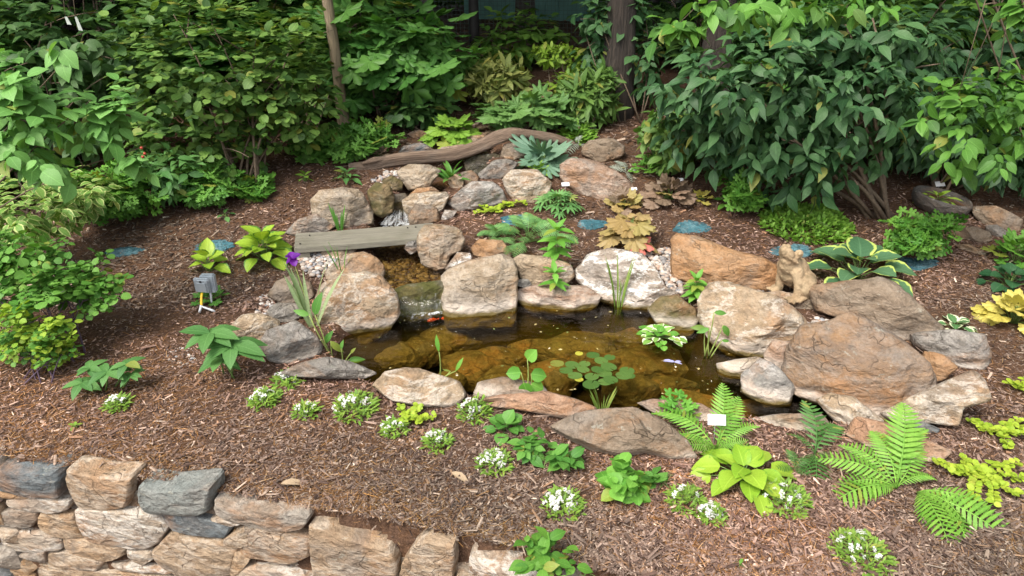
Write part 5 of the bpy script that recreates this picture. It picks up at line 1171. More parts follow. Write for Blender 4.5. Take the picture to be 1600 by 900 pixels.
waterfall('upper waterfall dropping in shadow behind the driftwood log', [(AT(735, 236, 7.25), AT(775, 234, 7.25)), (AT(735, 242, 7.15), AT(774, 240, 7.15)), (AT(733, 258, 7.08), AT(768, 258, 7.08)), (AT(730, 274, 6.95), AT(756, 274, 6.95))], 'falling_water')
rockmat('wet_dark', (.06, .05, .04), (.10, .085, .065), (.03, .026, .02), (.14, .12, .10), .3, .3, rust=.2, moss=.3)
# dark wet rock wall behind the upper fall
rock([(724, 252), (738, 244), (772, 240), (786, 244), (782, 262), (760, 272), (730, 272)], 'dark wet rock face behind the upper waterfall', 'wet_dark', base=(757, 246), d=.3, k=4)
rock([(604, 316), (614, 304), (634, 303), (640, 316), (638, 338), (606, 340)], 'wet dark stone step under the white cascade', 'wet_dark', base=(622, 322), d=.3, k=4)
foam = NT('foam'); tc = foam.n('TexCoord'); n = foam.noise(tc.outputs['Object'], 28, 5, .7, 1); f = foam.ramp(n, [(.46, 0.), (.66, .85)])
t = foam.n('BsdfTransparent'); mx = foam.n('MixShader'); foam.l(f, mx.inputs[0]); foam.l(t.outputs[0], mx.inputs[1]); foam.l(foam.p.outputs[0], mx.inputs[2]); foam.l(mx.outputs[0], foam.out.inputs[0])
foam.p.inputs['Base Color'].default_value = (.78, .82, .86, 1); MATS['foam'] = foam.m
def foam_patch(label, pts, z):
    W_ = [Z(x, y, z) for x, y in pts]; c = sum(W_, Vector())/len(W_); n_ = len(W_); V = [tuple(p-c) for p in W_]+[(0, 0, .008)]; F = [(i, (i+1) % n_, n_) for i in range(n_)]
    F = [f if np.cross(np.array(V[f[1]])-np.array(V[f[0]]), np.array(V[f[2]])-np.array(V[f[0]]))[2] > 0 else f[::-1] for f in F]
    tag(link('foam', tmesh('foam', V, F), None, MATS['foam'], Matrix.Translation(c)), label, 'foam', kind='stuff')
foam_patch('white foam where the lower waterfall meets the pond', [(622, 484), (650, 480), (690, 476), (700, 482), (692, 490), (660, 494), (640, 490), (625, 492)], .006)
foam_patch('white foam at the foot of the cascade', [(590, 348), (615, 341), (640, 342), (652, 350), (630, 357), (600, 356)], .145)

# ---- goldfish just under the surface
plain('goldfish', (.60, .07, .012), .3, .3, 60, 0)
for i, (x, y, a, lab) in enumerate([(676, 500, .5, 'orange-red goldfish swimming left of the other two'), (698, 497, .3, 'orange-red goldfish in the middle of the three'), (718, 496, -.2, 'orange goldfish closest to the square grey boulder')]):
    c = Z(x, y, -.03); V = []; N = 9
    prof = [(0, .004), (.12, .016), (.3, .024), (.5, .022), (.7, .013), (.82, .007), (.86, .010), (.95, .020), (1, .022)]
    for q, rr in prof:
        for j in range(8):
            t_ = 6.283*j/8; wv = .35 if q > .8 else .75; V.append((q*.13-.06, math.cos(t_)*rr*wv+.006*math.sin(q*5), math.sin(t_)*rr*(1.0 if q <= .8 else .6)))
    V += [(-.06, 0, 0), (.07, 0, 0)]; F = grid_faces(N, 8, True)+[(72, (j+1) % 8, j) for j in range(8)]+[(73, 64+j, 64+(j+1) % 8) for j in range(8)]
    fm = tmesh('goldfish', V, F); fs = thing('goldfish', lab, 'fish', c); Mx = Matrix.Translation(c) @ Matrix.Rotation(a, 4, 'Z') @ Matrix.Scale(.68, 4); link('body', fm, fs, MATS['goldfish'], Mx)
    v_, f_, u_ = TM['lance']; fin = tmesh('fin', v_*.05, f_, u_); link('fin', fin, fs, MATS['goldfish'], Mx @ Matrix.Translation((-.02, 0, .02)) @ Matrix.Rotation(1.57, 4, 'X'))

# ---- frog statue: ellipsoids fused to one body
m = NT('cast_stone'); v = m.shifted(); n1 = m.noise(v, 9, 5, .6); n2 = m.noise(v, 70, 3, .6)
c = m.mix(m.ramp(n1, [(.35, 0.), (.65, 1.)]), (.25, .17, .095), (.36, .27, .165)); c = m.mix(m.math('MULTIPLY', m.ramp(m.noise(v, 13, 5), [(.48, 0.), (.64, 1.)]), .7), c, (.13, .10, .055))
m.l(c, m.p.inputs['Base Color']); m.p.inputs['Roughness'].default_value = .85; m.l(m.bump(m.math('ADD', n1, m.math('MULTIPLY', n2, .4)), .9, .02), m.p.inputs['Normal']); MATS['cast_stone'] = m.m
fb = G(1238, 476); fm_ = mpp(fb)
_b = bmesh.new(); bmesh.ops.create_icosphere(_b, subdivisions=3, radius=1); SV = np.array([tuple(v_.co) for v_ in _b.verts]); SF = np.array([[v_.index for v_ in f.verts] for f in _b.faces]); _b.free()
def blob(bm, c, r, rot=(0, 0, 0)):
    bm.append(((SV*np.array(r))@np.array(Euler(rot).to_matrix()).T+np.array(tuple(c)), SF))
def limb(bm, pts, rr):
    for (a, b, ra, rb) in zip(pts[:-1], pts[1:], rr[:-1], rr[1:]):
        a, b = Vector(a), Vector(b)
        for k in range(7): q = k/6; blob(bm, a.lerp(b, q), [ra+(rb-ra)*q]*3)
bm = []     # local pixels: x right, y away, z up, foot at 0; the frog looks up to the left
blob(bm, (6, 4, 34), (24, 21, 26), (0, -.55, 0)); blob(bm, (14, 6, 24), (22, 21, 20)); blob(bm, (-8, 2, 50), (17, 17, 18)); blob(bm, (-14, 0, 62), (14, 16, 11), (0, .75, 0)); blob(bm, (-20, -1, 70), (14, 14, 9), (0, 1.0, 0)); blob(bm, (-26, -1, 76), (8, 9, 7), (0, 1.0, 0)); blob(bm, (-18, 0, 58), (10, 12, 8), (0, 1.0, 0))
for s in (-1, 1):
    blob(bm, (-6, 3+s*13, 71), (7, 6, 7))
    limb(bm, [(-6, 2+s*15, 42), (-4, s*19-2, 26), (-8, s*20-4, 10), (-10, s*20-6, 4)], [10, 8, 6.5, 6])
    for k in range(4): limb(bm, [(-10, s*20-6, 4), (-22-2*(k % 2), s*20-14+k*6, 2)], [4, 3])
    limb(bm, [(20, s*14+4, 24), (8, s*25, 26), (2, s*27, 16), (18, s*26, 7), (24, s*24, 5)], [14, 13, 10, 8, 7])
    limb(bm, [(24, s*24, 5), (0, s*30, 4)], [7, 5])
    for k in range(3): limb(bm, [(0, s*30, 4), (-14, s*30-7+k*7, 2.5)], [4, 3])
limb(bm, [(-30, -3, 71), (-22, -14, 66), (-12, -17, 60)], [1.6, 2.0, 1.6])
V, F = join(bm); me = tmesh('body', V*fm_, F)
tmp = bpy.data.objects.new('tmp', me); COL.objects.link(tmp)
md = tmp.modifiers.new('r', 'REMESH'); md.mode = 'VOXEL'; md.voxel_size = 1.5*fm_; md2 = tmp.modifiers.new('s', 'SMOOTH'); md2.iterations = 3; md2.factor = .5
bpy.context.view_layer.update(); dg = bpy.context.evaluated_depsgraph_get(); body = bpy.data.meshes.new_from_object(tmp.evaluated_get(dg)); bpy.data.objects.remove(tmp); bpy.data.meshes.remove(me)
for v_ in body.vertices:      # cast texture
    q_ = v_.co/fm_; v_.co += v_.normal*fm_*(1.1*noise.fractal(q_*.09, 1, 2, 3)+.55*noise.noise(q_*.35))
for p_ in body.polygons: p_.use_smooth = True
body.materials.clear(); frog = thing('frog_statue', 'tan cast stone frog statue sitting and looking up beside the pond', 'statue', fb)
FM = Matrix.Translation(fb+Vector((0, .08, .055))) @ Matrix.Rotation(R_(22), 4, 'Z'); link('body', body, frog, MATS['cast_stone'], FM)
plain('eye_stone', (.30, .22, .13), .6, .2, 30, .1)
for s in (-1, 1):
    me = tmesh('eye', SV*3.6*fm_, SF)
    link('eye', me, frog, MATS['eye_stone'], FM @ Matrix.Translation(Vector((-8, 3+s*17, 73))*fm_))
rock([(1180, 468), (1215, 456), (1262, 458), (1274, 474), (1250, 486), (1195, 482)], 'low tan stone under the frog statue', 'tan', base=(1235, 480), d=.5)

# ---- outlet box on a stake with a yellow cord
plain('grey_plastic', (.30, .34, .37), .45, .08, 20, .05); plain('dark_plastic', (.03, .03, .035), .4, .1, 20, 0); plain('yellow_cable', (.75, .48, .03), .45, .1, 30, 0); plain('pale_metal', (.52, .54, .56), .45, .15, 30, .1, .3)
gb = G(322, 484); k_ = mpp(gb); ob = thing('outlet_box', 'grey weatherproof outlet box on a stake with a yellow cord', 'outlet box', gb)
def part(name, par, v_, f_, mat, M=None): return link(name, tmesh(name, v_, f_, smooth=False), par, MATS[mat], M)
cb = Vector((gb.x, gb.y+.05, gb.z+.175))
def bbox(size, bev):
    bm = bmesh.new(); bmesh.ops.create_cube(bm, size=1)
    for v_ in bm.verts: v_.co = Vector((v_.co.x*size[0], v_.co.y*size[1], v_.co.z*size[2]))
    bmesh.ops.bevel(bm, geom=bm.edges[:], offset=bev, segments=2, affect='EDGES'); me = bpy.data.meshes.new('part'); bm.to_mesh(me); bm.free(); return me
link('back_box', bbox((.10, .05, .135), .008), ob, MATS['grey_plastic'], Matrix.Translation(cb+Vector((.018, .03, -.005))))
cv = link('cover', bbox((.105, .03, .125), .009), ob, MATS['grey_plastic'], Matrix.Translation(cb+Vector((-.008, -.018, .0))) @ Euler((.28, .10, 0)).to_matrix().to_4x4())
link('cover_rib', bbox((.07, .008, .085), .003), cv, MATS['grey_plastic'], WM[cv.name] @ Matrix.Translation((0, -.017, -.006)))
bm = bmesh.new(); bmesh.ops.create_cone(bm, segments=12, radius1=.008, radius2=.008, depth=.008, cap_ends=True); me = bpy.data.meshes.new('latch'); bm.to_mesh(me); bm.free()
link('latch', me, cv, MATS['dark_plastic'], WM[cv.name] @ Matrix.Translation((.0, -.016, .045)) @ Matrix.Rotation(1.57, 4, 'X'))
stems(ob, [(arc(cb+Vector((-.02, -.02, -.06)), gb+Vector((-.012, -.03, .045)), .0, 6, .06, 3), [.009]*6)], 'yellow_cable', 'cord')
stems(ob, [(arc(cb+Vector((.02, .03, -.05)), gb+Vector((.02, .05, -.06)), 0, 4), [.008, .008, .006, .003])], 'pale_metal', 'stake')
stems(ob, [(arc(gb+Vector((-.012, -.03, .05)), gb+Vector((-.022, -.06, .008)), 0, 4), [.014, .012, .011, .010])], 'pale_metal', 'plug')
stems(ob, [(arc(gb+Vector((-.005, -.04, .045)), gb+Vector((.085, -.05, .012)), 0, 5), [.007, .009, .009, .010, .007])], 'pale_metal', 'prong')

# ---- blue-green stepping stones in the mulch
rockmat('teal_stone', (.045, .15, .19), (.085, .24, .29), (.025, .07, .09), (.20, .34, .38), .8, 1.0, rust=0)
for i, (x, y, rx, ry, lab) in enumerate([(196, 394, 30, 6, 'blue-green flagstone in the mulch near the columbine'), (335, 386, 30, 8, 'blue-green flagstone behind the small hosta and outlet box'), (806, 344, 25, 7, 'blue-green flagstone behind the feathery astilbe'), (926, 351, 25, 7, 'blue-green flagstone left of the peach coral bells'),
        (1080, 356, 29, 8, 'blue-green flagstone in bare mulch above the orange slab'), (1236, 393, 34, 9, 'blue-green flagstone behind the frog statue'), (1430, 412, 38, 8, 'blue-green flagstone behind the big hosta')]):
    c = G(x, y); mm = mpp(c); rr = random.Random(i+50); nn = 44
    ol = np.array([(rx*mm*math.cos(t)*(1+.10*math.sin(5*t+i)+rr.uniform(-.12, .10)), ry*mm*2.3*math.sin(t)*(1+.15*math.cos(3*t+2*i)+rr.uniform(-.15, .1))) for t in np.linspace(0, 6.283, nn, endpoint=False)])
    me = stone_mesh('stepping_stone', ol, Vector((0, 0, 0)), Vector((1, 0, 0)), Vector((0, 1, 0)), Vector((0, 0, 1)), .022, 7, 0, 400+i, M=nn, rings=9, amp=.012)
    sl_ = math.atan(float(base_h(c.x, c.y+.2)-base_h(c.x, c.y-.2))/.4)
    tag(link('stepping_stone', me, None, MATS['teal_stone'], Matrix.Translation(c+Vector((0, 0, -.006))) @ Matrix.Rotation(sl_, 4, 'X') @ Matrix.Rotation(.12, 4, 'Z')), lab, 'stepping stone')

# ---- plant labels
plain('label_white', (.52, .53, .55), .5, .04, 20, 0)
for i, (x, y, h, w_, lab) in enumerate([(883, 304, .10, .075, 'white plant label in front of the salmon boulder'), (989, 318, .14, .055, 'pale plant label on a wire among the coral bells'), (1061, 300, .12, .06, 'white plant label behind the dusky purple coral bells'), (1465, 300, .08, .10, 'white plant label in deep shade under the spicebush')]):
    g = G(x, y); pl_ = thing('plant_label', lab, 'plant label', g)
    stems(pl_, [([g-Vector((0, 0, .03)), g+Vector((0, 0, h*.5)), g+Vector((0, 0, h))], .0018)], 'pale_metal', 'wire')
    link('plate', bbox((w_, .002, w_*.5), .0008), pl_, MATS['label_white'], Matrix.Translation(g+Vector((0, -.006, h))) @ Euler((-.75, 0, .2)).to_matrix().to_4x4())
g = G(1115, 695); pl_ = thing('plant_label', 'large white plant tag hanging in the bright green fern', 'plant label', g)
stems(pl_, [(arc(g, AT(1118, 650, g.y-.02), 0, 5), [.002]*5)], 'pale_metal', 'wire')
link('plate', bbox((.10, .002, .055), .0008), pl_, MATS['label_white'], Matrix.Translation(AT(1120, 656, g.y-.03)) @ Euler((-.6, .15, .15)).to_matrix().to_4x4())
plain('pale_cloth', (.36, .40, .36), .7, .2, 20, 0)
# torn white paper tags hanging in the shrubs
for x, y, s_, lab in ((122, 40, .07, 'larger white pennant hanging in the dark shrubs'), (105, 34, .04, 'smaller white pennant hanging in the dark shrubs')):
    p = AT(x, y, 6.4); pn = thing('pennant', lab, 'pennant', p-Vector((0, 0, s_*1.2)))
    V = [(-.012, 0, s_), (.004, .004, s_), (.03, 0, -s_*.6), (-.002, -.006, -s_*.5)]; me = tmesh('cloth', V+[(a, b+.004, c) for a, b, c in V], [(0, 3, 2), (0, 2, 1), (4, 6, 7), (4, 5, 6), (0, 1, 5), (0, 5, 4), (2, 3, 7), (2, 7, 6), (3, 0, 4), (3, 4, 7), (1, 2, 6), (1, 6, 5)], smooth=False)
    link('cloth', me, pn, MATS['pale_cloth'], Matrix.Translation(p)); stems(pn, [([p+Vector((-.004, 0, s_)), p+Vector((0, .02, s_+.12)), p+Vector((0, .1, s_+.3))], .002)], 'twig', 'string')

# ---- round stone bowl under the spicebush
rockmat('bowl_stone', (.10, .095, .09), (.14, .13, .12), (.06, .06, .055), (.18, .17, .16), .3, .1, rust=.2)
cb_ = G(1475, 334); mm = mpp(cb_); Rb = 44*mm; V = []; prof = [(.05, .02), (.78, .02), (.86, .05), (.88, .095), (.94, .11), (1.0, .09), (.98, .04), (.85, -.02), (.05, -.02)]; nn = 40
for q, z_ in prof:
    for j in range(nn): a = 6.283*j/nn; w_ = 1+.02*math.sin(3*a); V.append((math.cos(a)*q*Rb*w_, math.sin(a)*q*Rb*w_, z_))
bw = thing('stone_bowl', 'round grey stone bowl planter tilted in the shade', 'planter', cb_)
link('bowl', tmesh('bowl', V, grid_faces(len(prof), nn, True)), bw, MATS['bowl_stone'], Matrix.Translation(cb_+Vector((0, .1, .03))) @ Euler((.06, .16, 0)).to_matrix().to_4x4())
link('soil', tmesh('soil', [(math.cos(6.283*j/24)*Rb*.86, math.sin(6.283*j/24)*Rb*.86, .05) for j in range(24)]+[(0, 0, .07)], [(j, (j+1) % 24, 24) for j in range(24)]), bw, MATS['soil'] if 'soil' in MATS else bpy.data.materials['soil'], Matrix.Translation(cb_+Vector((0, .1, .03))) @ Euler((.06, .16, 0)).to_matrix().to_4x4())
rosette('seedling', 'sparse yellow-green plant growing in the round stone bowl', 'plant', 1468, 318, 30, 8, 12, 'oblong', 'azalea', 20, base=cb_+Vector((-.02, .1, .09)), seed=111)

# ---- pebbles between the rocks
ico = bmesh.new(); bmesh.ops.create_icosphere(ico, subdivisions=1, radius=1); IV = np.array([tuple(v_.co) for v_ in ico.verts]); IF = np.array([[v_.index for v_ in f.verts] for f in ico.faces]); ico.free()
attrmat('pebble', .7, spec=.4); ppal = np.array([(.42, .36, .31), (.33, .27, .23), (.28, .27, .27), (.48, .44, .40), (.36, .25, .19), (.20, .20, .21)])
def pebbles(label, poly, n, sz, seed, lift=.0):
    r = np.random.default_rng(seed); W_ = np.array([tuple(G(*p))[:2] for p in poly]); lo, hi = W_.min(0), W_.max(0); pts = []
    while len(pts) < n:
        q = lo+(hi-lo)*r.random((n*3, 2)); q = q[sdist(W_, q[:, 0], q[:, 1]) > 0]; pts += list(q)
    pts = np.array(pts[:n]); s = sz*(.5+r.random(n)**1.7*1.1); zz = base_h(pts[:, 0], pts[:, 1])+lift+s*.3
    sc = np.stack([s*(.8+.6*r.random(n)), s*(.8+.6*r.random(n)), s*.65], -1); V = IV[None]*sc[:, None]*(1+r.normal(0, .08, (n, 12 if len(IV) == 12 else len(IV), 1)))
    V = V+np.stack([pts[:, 0], pts[:, 1], zz], -1)[:, None]; F = (IF[None]+(np.arange(n)*len(IV))[:, None, None]).reshape(-1, 3)
    col = np.repeat(ppal[r.integers(0, len(ppal), n)]*(1+r.normal(0, .15, (n, 1))), len(IV), axis=0).clip(.03, .8)
    tag(link('pebbles', tmesh('pebbles', V.reshape(-1, 3), F, col=col), None, MATS['pebble']), label, 'pebbles', kind='stuff')
pebbles('mixed river pebbles on the bank beside the plank bridge', [(465, 388), (520, 390), (548, 402), (520, 415), (505, 436), (478, 430), (462, 405)], 420, .016, 1, .01)
pebbles('scattered pebbles left of the grey-brown rounded rock', [(405, 462), (430, 460), (425, 505), (400, 500)], 90, .013, 2)
pebbles('grey and pink pebbles between the white boulder and orange slab', [(1010, 400), (1045, 388), (1060, 430), (1070, 462), (1050, 455), (1030, 430)], 300, .017, 3, .01)
pebbles('pebbles between orange slab and cream boulder', [(1115, 452), (1215, 446), (1210, 464), (1130, 458)], 130, .016, 4, .02)
pebbles('fine pebbles beside the golden mossy rock', [(580, 284), (600, 268), (630, 268), (620, 284), (596, 292)], 140, .015, 5)
pebbles('pale chips of gravel scattered near the hellebore', [(255, 545), (300, 540), (310, 570), (270, 578)], 60, .007, 6)
pebbles('pebbles wedged behind the huge slab', [(1230, 512), (1275, 495), (1300, 505), (1260, 530)], 60, .016, 7)
# stream bed gravel
r = np.random.default_rng(12); lo, hi = POOL.min(0), POOL.max(0); q = lo+(hi-lo)*r.random((1800, 2)); q = q[sdist(POOL, q[:, 0], q[:, 1]) > -.03]; n = len(q); s = .010+.016*r.random(n)**2
V = IV[None]*np.stack([s*1.2, s, s*.7], -1)[:, None]+np.stack([q[:, 0], q[:, 1], np.full(n, .062)], -1)[:, None]; F = (IF[None]+(np.arange(n)*len(IV))[:, None, None]).reshape(-1, 3)
gp = np.array([(.13, .09, .04), (.19, .135, .06), (.085, .062, .03), (.26, .20, .12)]); col = np.repeat(gp[r.integers(0, 4, n)], len(IV), axis=0)
tag(link('stream_gravel', tmesh('stream_gravel', V.reshape(-1, 3), F, col=col), None, MATS['pebble']), 'amber gravel on the bed of the stream', 'gravel', kind='stuff')

# ================================================================== WOODLAND behind the garden
m = NT('bark_grey'); v = m.shifted((6, 6, 1)); n1 = m.noise(v, 3, 6, .65, .6); n2 = m.noise(m.shifted(), 2, 3)
c = m.mix(m.ramp(n1, [(.3, 0.), (.7, 1.)]), (.10, .075, .05), (.30, .235, .15)); m.l(c, m.p.inputs['Base Color']); m.p.inputs['Roughness'].default_value = .9; m.l(m.bump(n1, .8, .03), m.p.inputs['Normal']); MATS['bark_grey'] = m.m
m = NT('bark_dark'); v = m.shifted((9, 9, 1.2)); n1 = m.noise(v, 2.2, 6, .65, .8)
c = m.mix(m.ramp(n1, [(.3, 0.), (.7, 1.)]), (.016, .013, .011), (.065, .050, .040)); m.l(c, m.p.inputs['Base Color']); m.p.inputs['Roughness'].default_value = .95; m.l(m.bump(n1, 1.0, .06), m.p.inputs['Normal']); MATS['bark_dark'] = m.m
# a shared crown: sprays of leaves through a rounded volume
r = random.Random(77); CM = []
for i in range(760):
    d = Vector((r.gauss(0, 1), r.gauss(0, 1), r.gauss(0, 1))).normalized(); q = r.random()**.45*(1+.25*noise.noise(d*2.2)*2); p = Vector((d.x*2.3, d.y*2.3, d.z*1.7))*q
    for k in range(3): a = r.uniform(0, 6.28); CM.append(leafM(p, Vector((math.cos(a), math.sin(a), r.uniform(-.6, .2))), Vector((r.gauss(0, .4), r.gauss(0, .4), 1)), r.uniform(.22, .40), 1.3))
v_, f_, u_ = TM['ovate']; A_ = np.array([[list(q) for q in M] for M in CM]); n = len(CM)
VV = (np.einsum('nij,vj->nvi', A_[:, :3, :3], v_)+A_[:, None, :3, 3]).reshape(-1, 3); FF = (f_[None]+(np.arange(n)*len(v_))[:, None, None]).reshape(-1, 3)
crown_me = tmesh('crown', VV, FF, np.tile(u_, (n, 1))); crown_me.materials.append(MATS['canopy'])
def tree(label, base, rad, H, mat, lean=(0, 0), crowns=(), seed=1, group=None, name='tree', nlimb=3):
    r = random.Random(seed); b = Vector(base); root = thing(name, label, 'tree', b, group); P = []; rr = []
    for i in range(9):
        q = i/8; P.append(b+Vector((lean[0]*q+.05*math.sin(q*5+seed), lean[1]*q+.04*math.cos(q*4+seed), H*q-.1*(1-q)))); rr.append(rad*(1.35 if i == 0 else 1.0-.45*q))
    V, F, UV = gnarly(P, rr, 16, seed, .12, 4); link('trunk', tmesh('trunk', V, F, UV), root, MATS[mat])
    for i, (dx, dy, dz, s) in enumerate(crowns):
        c = b+Vector((dx, dy, dz)); link('crown', crown_me, root, None, Matrix.Translation(c) @ Matrix.Rotation(seed*1.7+i*2, 4, 'Z') @ Matrix.Diagonal((s, s, s*.9, 1)))
        k = min(7, max(2, int(8*(dz-1)/H))); a0 = P[k]; V, F, UV = gnarly(arc(a0, c, .05, 5, .05, seed+i), [rad*.5, rad*.42, rad*.34, rad*.25, rad*.12], 8, seed, .1, 3); link('limb', tmesh('limb', V, F, UV), root, MATS[mat])
    return root
tree('slender pale-barked tree behind the left end of the log', G(532, 212), .060, 4.6, 'bark_grey', (-.10, .1), [(-.2, .5, 4.3, .8), (-1.1, .9, 3.9, .7)], 1)
tree('thick dark furrowed trunk behind the rhododendron', G(955, 178), .16, 8.0, 'bark_dark', (.15, .2), [(0, .5, 6.2, 1.25), (1.9, .6, 5.4, 1.1)], 2)
tree('dark trunk behind the wire fence', AT(822, 95, 12.4)*1.0, .16, 8.0, 'bark_dark', (0, 0), [(0, 1, 6.4, 1.2)], 3)
tree('dark trunk seen through the viburnum leaves', Vector((2.35, 8.6, base_h(2.35, 8.6))), .17, 7.5, 'bark_dark', (.1, .1), [(.3, .4, 5.2, 1.2), (1.4, -.5, 4.4, 1.0)], 4)
for i, (x, y, rd) in enumerate([(-7.6, 8.6, .2), (-5.4, 9.6, .2), (-3.4, 11.0, .16), (-2.0, 14.5, .22), (3.6, 11.5, .18), (5.4, 9.4, .2), (7.6, 8.4, .2), (-9.5, 12, .2), (9, 13, .2), (4.5, 17, .25), (-5.5, 17, .25), (-.6, 19.5, .25), (8, 19, .25), (-10, 20, .25), (12, 16, .25), (-13, 16, .25)]):
    tree('dark woodland tree standing in the shade behind the garden', Vector((x, y, float(base_h(x, y)))), rd, 7.5+i % 3, 'bark_dark', (random.uniform(-.3, .3), 0), [(0, 0, 4.6, 1.25), (random.uniform(-1.8, 1.8), -.3, 3.6, 1.05), (random.uniform(-1.2, 1.2), .3, 6.5, 1.2)], 10+i, 'woodland trees')
# undergrowth: one shrub, copied
proto = []
for k, (mt, t, L, lay) in enumerate((('wood', 'ovate', .20, 0), ('shade', 'ovate', .18, .22), ('maple_l', 'maple', .24, 0))):
    rt = thing('undergrowth_shrub', 'dim leafy undergrowth shrub among the woodland trees', 'shrub', (0, 0, 0), 'woodland undergrowth'); rr = random.Random(200+k); Ms = []
    for i in range(330):
        d = Vector((rr.gauss(0, 1), rr.gauss(0, 1), abs(rr.gauss(0, .8)))).normalized(); q = .5+.5*rr.random(); p = Vector((d.x*.95, d.y*.8, .15+d.z*1.25))*q*(1+.3*noise.noise(d*2+Vector((k, 0, 0))))
        if lay: p.z = round(p.z/lay)*lay+rr.gauss(0, .02)
        for j in range(4): a = rr.uniform(0, 6.28); Ms.append(leafM(p, Vector((math.cos(a), math.sin(a), -.2)), Vector((rr.gauss(0, .3), rr.gauss(0, .3), 1)), L*rr.uniform(.6, 1.1), 1.1))
    f_o = mass('foliage', rt, t, mt, Ms); stems(rt, [(arc((0, 0, -.05), (rr.uniform(-.6, .6), rr.uniform(-.5, .5), rr.uniform(.7, 1.2)), .03, 5, .05, i), [.014, .012, .010, .007, .004]) for i in range(7)], 'twig')
    proto.append(rt)
used = set()
sp = [(-6.2, 8.6, 1.2), (-4.9, 9.0, 1.3), (-3.2, 9.3, 1.1), (-2.0, 9.6, .9), (-2.6, 12.2, 1.1), (-4.6, 11.6, 1.3), (1.9, 14.6, .8), (2.6, 10.2, 1.0), (3.6, 9.0, 1.2), (4.9, 8.2, 1.3), (6.2, 7.6, 1.3), (5.8, 10.5, 1.3), (3.0, 13.2, 1.2), (-7.4, 11.2, 1.4), (7.8, 10.2, 1.4), (-1.0, 16.5, 1.0), (1.6, 17.8, 1.1), (-3.6, 15.6, 1.3), (5.2, 14.2, 1.4), (-6.4, 15, 1.4), (-5.2, 6.6, 1.2), (-6.3, 5.4, 1.2), (5.8, 5.9, 1.1), (6.6, 4.6, 1.1)]
for i, (x, y, s) in enumerate(sp):
    p0 = proto[i % 3]
    if i < 3: rt = p0; kids = list(p0.children)
    else:
        rt = p0.copy(); COL.objects.link(rt); kids = []
        for ch in p0.children: c2 = ch.copy(); COL.objects.link(c2); c2.parent = rt; c2.matrix_local = ch.matrix_local.copy()
    rt.location = (x, y, float(base_h(x, y))); rt.rotation_euler = (0, 0, i*1.3); rt.scale = (s, s, s*(.9+.2*(i % 2)))
# ---- wire fence with a dark post, green shed behind
plain('post_black', (.022, .02, .018), .7, .3, 8, .3); plain('wire_green', (.05, .075, .06), .5, .1, 30, 0, .5); plain('shed_green', (.08, .20, .17), .7, .18, 4, .1); plain('shed_roof', (.10, .10, .10), .8, .2, 6, .2)
fz = lambda x, y: float(base_h(x, y))
fn = thing('wire_fence', 'green wire mesh fence with dark posts at the edge of the wood', 'fence', Vector((-.55, 11.3, fz(-.55, 11.3))))
fx = [AT(742, 92, 11.3).x, AT(742, 92, 11.3).x+2.6, AT(742, 92, 11.3).x+5.2, AT(742, 92, 11.3).x-2.6]
for x in fx:
    V, F, UV = gnarly([Vector((x, 11.3, fz(x, 11.3)-.1)), Vector((x-.01, 11.3, 2.2)), Vector((x-.03, 11.3, 3.2))], [.075, .068, .06], 10, 2, .06, 3); link('post', tmesh('post', V, F, UV), fn, MATS['post_black'])
segs = []
for i in range(int((fx[2]-fx[3])/.06)): x = fx[3]+i*.06; segs.append(box((x, 11.29, 2.0), (.004, .004, 2.0)))
for i in range(34): z_ = 1.03+i*.06; segs.append(box(((fx[2]+fx[3])/2, 11.286, z_), (fx[2]-fx[3], .004, .004)))
V, F = join(segs); wo = link('wire_mesh', tmesh('wire_mesh', V, F, smooth=False), fn, MATS['wire_green']); wo['kind'] = 'stuff'
sh = thing('garden_shed', 'green painted shed wall showing through the wire fence', 'shed', Vector((.35, 15.2, fz(.35, 15.2))))
for i in range(10):
    v_, f_ = box((-.75+i*.245, 14.2, 2.3), (.235, .04, 2.3)); link('wall_panel', tmesh('wall_panel', v_, f_, smooth=False), sh, MATS['shed_green'])
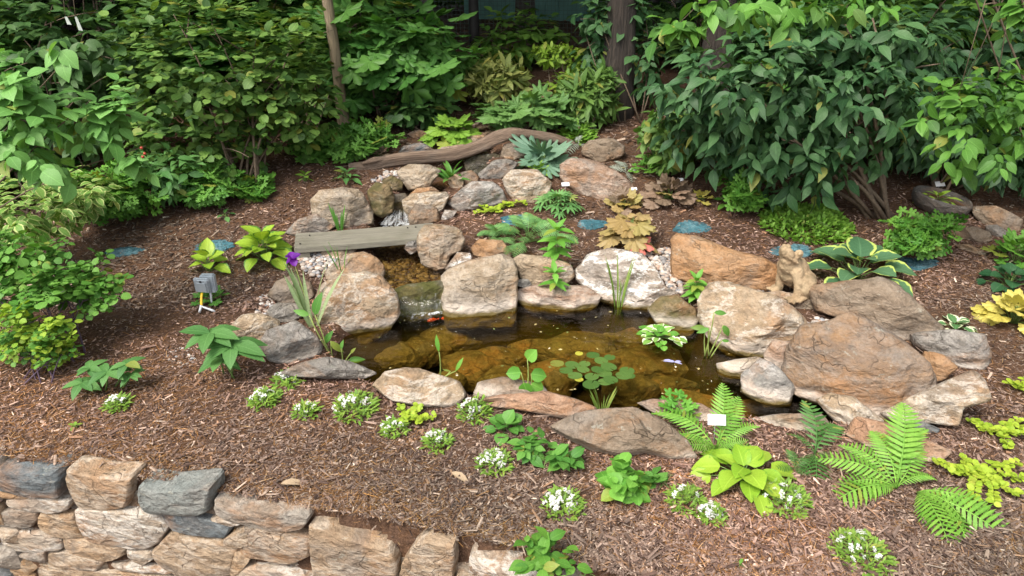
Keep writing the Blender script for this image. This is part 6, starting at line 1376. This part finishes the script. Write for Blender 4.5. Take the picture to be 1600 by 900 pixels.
v_, f_ = box((.35, 15.2, 2.28), (2.40, 1.9, 2.25)); link('wall', tmesh('wall', v_, f_, smooth=False), sh, MATS['shed_green'])
v_, f_ = box((.35, 15.1, 3.50), (2.9, 2.5, .10)); link('roof', tmesh('roof', v_, f_, smooth=False), sh, MATS['shed_roof'])
# dry leaves and sticks dropped on the front mulch
plain('dry_leaf', (.34, .25, .16), .8, .25, 30, .2)
for i, (x, y, a, L, lab) in enumerate([(706, 744, .5, .11, 'curled dry leaf below the white candytuft in open mulch'), (440, 762, -.3, .13, 'flat grey bark flake near the top of the wall'), (1470, 636, .4, .06, 'small dry leaf near the long cream rock')]):
    g = G(x, y); v_, f_, u_ = TM['drop']; me = tmesh('dry_leaf', np.concatenate([v_, v_-np.array([0, 0, .02])]), np.concatenate([f_, f_[:, ::-1]+len(v_)]), np.concatenate([u_, u_]))
    tag(link('dry_leaf', me, None, MATS['dry_leaf'], leafM(g+Vector((0, 0, .025)), Vector((math.cos(a), -math.sin(a), .05)), Vector((0, 0, 1)), L, .8)), lab, 'dry leaf')

# petals and specks drifting on the pond
r = np.random.default_rng(31); lo, hi = POND.min(0), POND.max(0); q = lo+(hi-lo)*r.random((900, 2)); q = q[sdist(POND, q[:, 0], q[:, 1]) > .04][:130]; n = len(q)
V = []; F = []; C = []
for i, (x, y) in enumerate(q):
    a = r.random()*6.28; l = .004+.012*r.random()**2; w_ = l*(.3+.5*r.random()); ca, sa = math.cos(a), math.sin(a); o = len(V)
    for u, v_, z_ in ((-1, 0, 0), (0, -1, .001), (1, 0, .0015), (0, 1, .001)): V.append((x+u*l*ca-v_*w_*sa, y+u*l*sa+v_*w_*ca, .003+z_*2))
    F += [(o, o+1, o+2), (o, o+2, o+3)]; C += [((.55, .52, .42), (.30, .24, .10), (.42, .36, .16), (.16, .20, .06))[i % 4]]*4
tag(link('floating_debris', tmesh('floating_debris', V, F, col=np.array(C)), None, MATS['bark']), 'pale petals and bits of leaf drifting on the pond', 'debris', kind='stuff')
